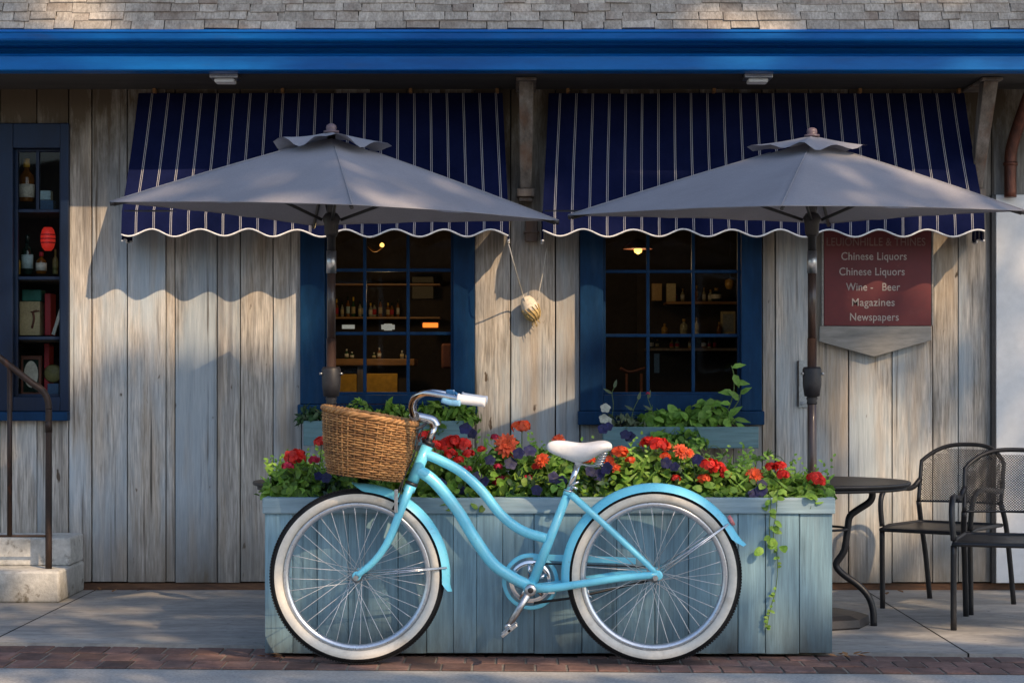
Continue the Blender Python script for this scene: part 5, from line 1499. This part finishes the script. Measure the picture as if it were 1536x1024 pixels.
# ------------------------------------------------------------------ the street tree that dapples the light
LIT = [ # px, py, Y, rx px, ry px
 (232, 484, WY, 58, 40), (330, 474, WY, 50, 40), (275, 452, WY, 95, 24), (412, 488, WY, 30, 48), (385, 450, WY, 60, 16), (120, 350, WY, 30, 44), (150, 335, WY, 26, 26), (120, 440, WY, 20, 34), (122, 500, WY, 18, 40),
 (748, 440, WY, 14, 28), (785, 470, WY, 22, 14), (845, 474, WY, 36, 22), (722, 540, WY, 16, 56), (850, 600, WY, 26, 14), (757, 390, WY, 6, 34), (1398, 440, WY, 12, 40), (1352, 722, WY, 22, 26), (1290, 640, WY, 26, 30), (1300, 800, WY, 40, 26), (370, 715, WY, 16, 16),
 (215, 95, 1.87, 70, 8), (340, 58, 1.8, 60, 5), (1090, 60, 1.87, 50, 6), (110, 34, 1.9, 50, 10), (1130, 92, 1.87, 40, 6), 
 (700, 1010, -.1, 90, 12), (830, 1012, -.1, 60, 10), (1480, 945, .9, 60, 10), (1400, 960, .7, 40, 8), (300, 930, 1.0, 46, 6), (215, 885, 2.3, 40, 6), (360, 940, .8, 30, 5),
 (1210, 800, .18, 40, 50), (1190, 900, .18, 30, 30), (1200, 722, .3, 50, 20), (1100, 710, .3, 40, 16), (1000, 700, .3, 40, 16), (1040, 630, 2.3, 60, 30), (870, 670, 0, 46, 12), (705, 598, -.3, 24, 10), (1370, 260, WY-.3, 60, 40), (300, 290, WY-.3, 70, 30),
 (1480, 700, 1.5, 40, 40), (30, 830, 2.1, 40, 14), (60, 880, 2.0, 30, 12)]
dxy, dzy = SUN.x/SUN.y, SUN.z/SUN.y
def uvp(p): return (p.x - p.y*dxy, p.z - p.y*dzy)
lit = []
for px, py, Y, rx, ry in LIT:
    p = P(px, py, Y); s = (Y-CAMY)/F
    u, v = uvp(p); lit.append((u, v, rx*s, ry*s))
def in_lit(p, grow=.15):
    u, v = uvp(p)
    return any(((u-a)/(rx+grow))**2 + ((v-b)/(ry+grow))**2 < 1 for a, b, rx, ry in lit)
ty = -9.0
cc_ = Vector((1.15 + ty*dxy, ty, 2.35 + ty*dzy))
tree = thing('street_tree', 'leafy street tree across the pavement whose shade dapples the shopfront', 'tree', (cc_.x + .9, ty-.3, -.006))
tx = cc_.x + .9
m = MB()
m.tube(catmull([(tx, ty-.3, -.02), (tx+.03, ty-.3, 3), (tx-.05, ty-.25, 6), (tx-.2, ty-.2, 8.6), (tx-.5, ty-.1, 10.0), (tx-.9, ty, 11.6)], 6), [.3, .07], 12)
for k in range(9):
    z = 7.6 + k*.42; a = k*2.4
    b = Vector((tx-.1-.05*k, ty-.22, z)); e = b + Vector((math.cos(a)*2.2, math.sin(a)*.9, R.uniform(.3,1.3)))
    m.tube(catmull([b, b.lerp(e, .5) + Vector((0,0,.25)), e], 5), [.06, .015], 6)
m.build('trunk', K['bark'], tree)
m = MB(); cnt = 0
COVER = 11500
while cnt < COVER:
    u = R.uniform(-2.9, 5.6); v = R.uniform(-.6, 5.5)
    if ((u-1.3)/4.3)**4 + ((v-2.35)/3.0)**4 > 1: continue
    y = ty + R.uniform(-1.0, 1.0)
    p = Vector((u + y*dxy, y, v + y*dzy))
    if in_lit(p): continue
    cl = mnoise.noise(Vector((u*1.6, v*1.6, 5.0)))
    cnt += 1
    if cl < -.28 and R.random() < .5: continue
    s = R.uniform(.09, .17)
    m.leaf(p, rnd_unit(), -SUN + rnd_unit()*.7, s, s*.62, R.random(), .2, .1, True)
DENSE = []
for px, py, Y, rx, ry in ((400, 640, WY, 320, 150), (1180, 560, WY, 60, 160), (560, 820, WY, 200, 80), (600, 230, WY-.2, 900, 110), (140, 250, WY, 160, 60)):
    q = P(px, py, Y); sc_ = (Y-CAMY)/F; u, v = uvp(q); DENSE.append((u, v, rx*sc_, ry*sc_))
cnt = 0
while cnt < 9000:
    a_, b_, rx, ry = R.choice(DENSE)
    u = a_ + R.uniform(-rx, rx); v = b_ + R.uniform(-ry, ry)
    if ((u-a_)/rx)**2 + ((v-b_)/ry)**2 > 1: continue
    cnt += 1
    y = ty + R.uniform(-1.0, 1.0); p = Vector((u + y*dxy, y, v + y*dzy))
    if in_lit(p): continue
    sz_ = R.uniform(.10, .18)
    m.leaf(p, rnd_unit(), -SUN + rnd_unit()*.7, sz_, sz_*.62, R.random(), .2, .1, True)
m.build('crown', K['darkleaf'], tree)

# ------------------------------------------------------------------ house across the street, seen only in the panes
hs = thing('shingled_house', 'dark shingled house across the street reflected in the shop windows', 'building', (0, -24, -.03))
m = MB(); m.box(-16, 16, -30, -24, -.03, 3.4); m.build('wall', K['darkwall'], hs)
m = MB(); m.prism_y([(-16.5, 3.401), (16.5, 3.401), (15, 5.0), (-15, 5.0)], -30.4, -23.5); m.build('roof', K['blueroof'], hs, recalc=True)
for x in (-12, -7.5, -3, 4, 8.5, 13):
    m = MB(); m.box(x-.6, x+.6, -23.99, -23.93, 1.1, 2.9, .01); wf_ = m.build('window', K['trim'], hs)
    m = MB(); m.box(x-.5, x+.5, -23.929, -23.92, 1.2, 2.8); m.build('pane', K['dark'], wf_)
m = MB(); m.box(-.2, .9, -23.99, -23.93, 0, 2.2, .01); m.build('door', K['navy'], hs)

# ------------------------------------------------------------------ camera, light, world
cam = bpy.data.cameras.new('camera'); co = bpy.data.objects.new('camera', cam); COL.objects.link(co)
co.location = (0, CAMY, H); co.rotation_euler = (math.radians(90), 0, 0)
cam.sensor_width = 36; cam.lens = F/1536*36; cam.shift_y = (YH-512)/1536; cam.shift_x = 0
cam.clip_start = .05; cam.clip_end = 1000
cam.dof.use_dof = False
scene.camera = co
sl_ = bpy.data.lights.new('sun', 'SUN'); sl_.energy = 5.0; sl_.angle = math.radians(.53); sl_.color = (1, .73, .46)
so_ = bpy.data.objects.new('sun', sl_); COL.objects.link(so_)
so_.rotation_euler = SUN.to_track_quat('-Z', 'Y').to_euler(); so_.location = (4, -7, 8)
wd = bpy.data.worlds.new('World'); scene.world = wd; wd.use_nodes = True
nt = wd.node_tree; bg = nt.nodes['Background']
sky = nt.nodes.new('ShaderNodeTexSky'); sky.sky_type = 'NISHITA'; sky.sun_disc = False
tos = -SUN
sky.sun_elevation = math.asin(tos.z); sky.sun_rotation = math.atan2(tos.x, tos.y)
nt.links.new(sky.outputs[0], bg.inputs[0]); bg.inputs[1].default_value = .21
scene.view_settings.view_transform = 'Standard'; scene.view_settings.look = 'None'
scene.view_settings.exposure = 0; scene.view_settings.gamma = 1
scene.cycles.max_bounces = 7; scene.cycles.transparent_max_bounces = 12
scene.cycles.use_denoising = True
scene.cycles.caustics_reflective = False; scene.cycles.caustics_refractive = False
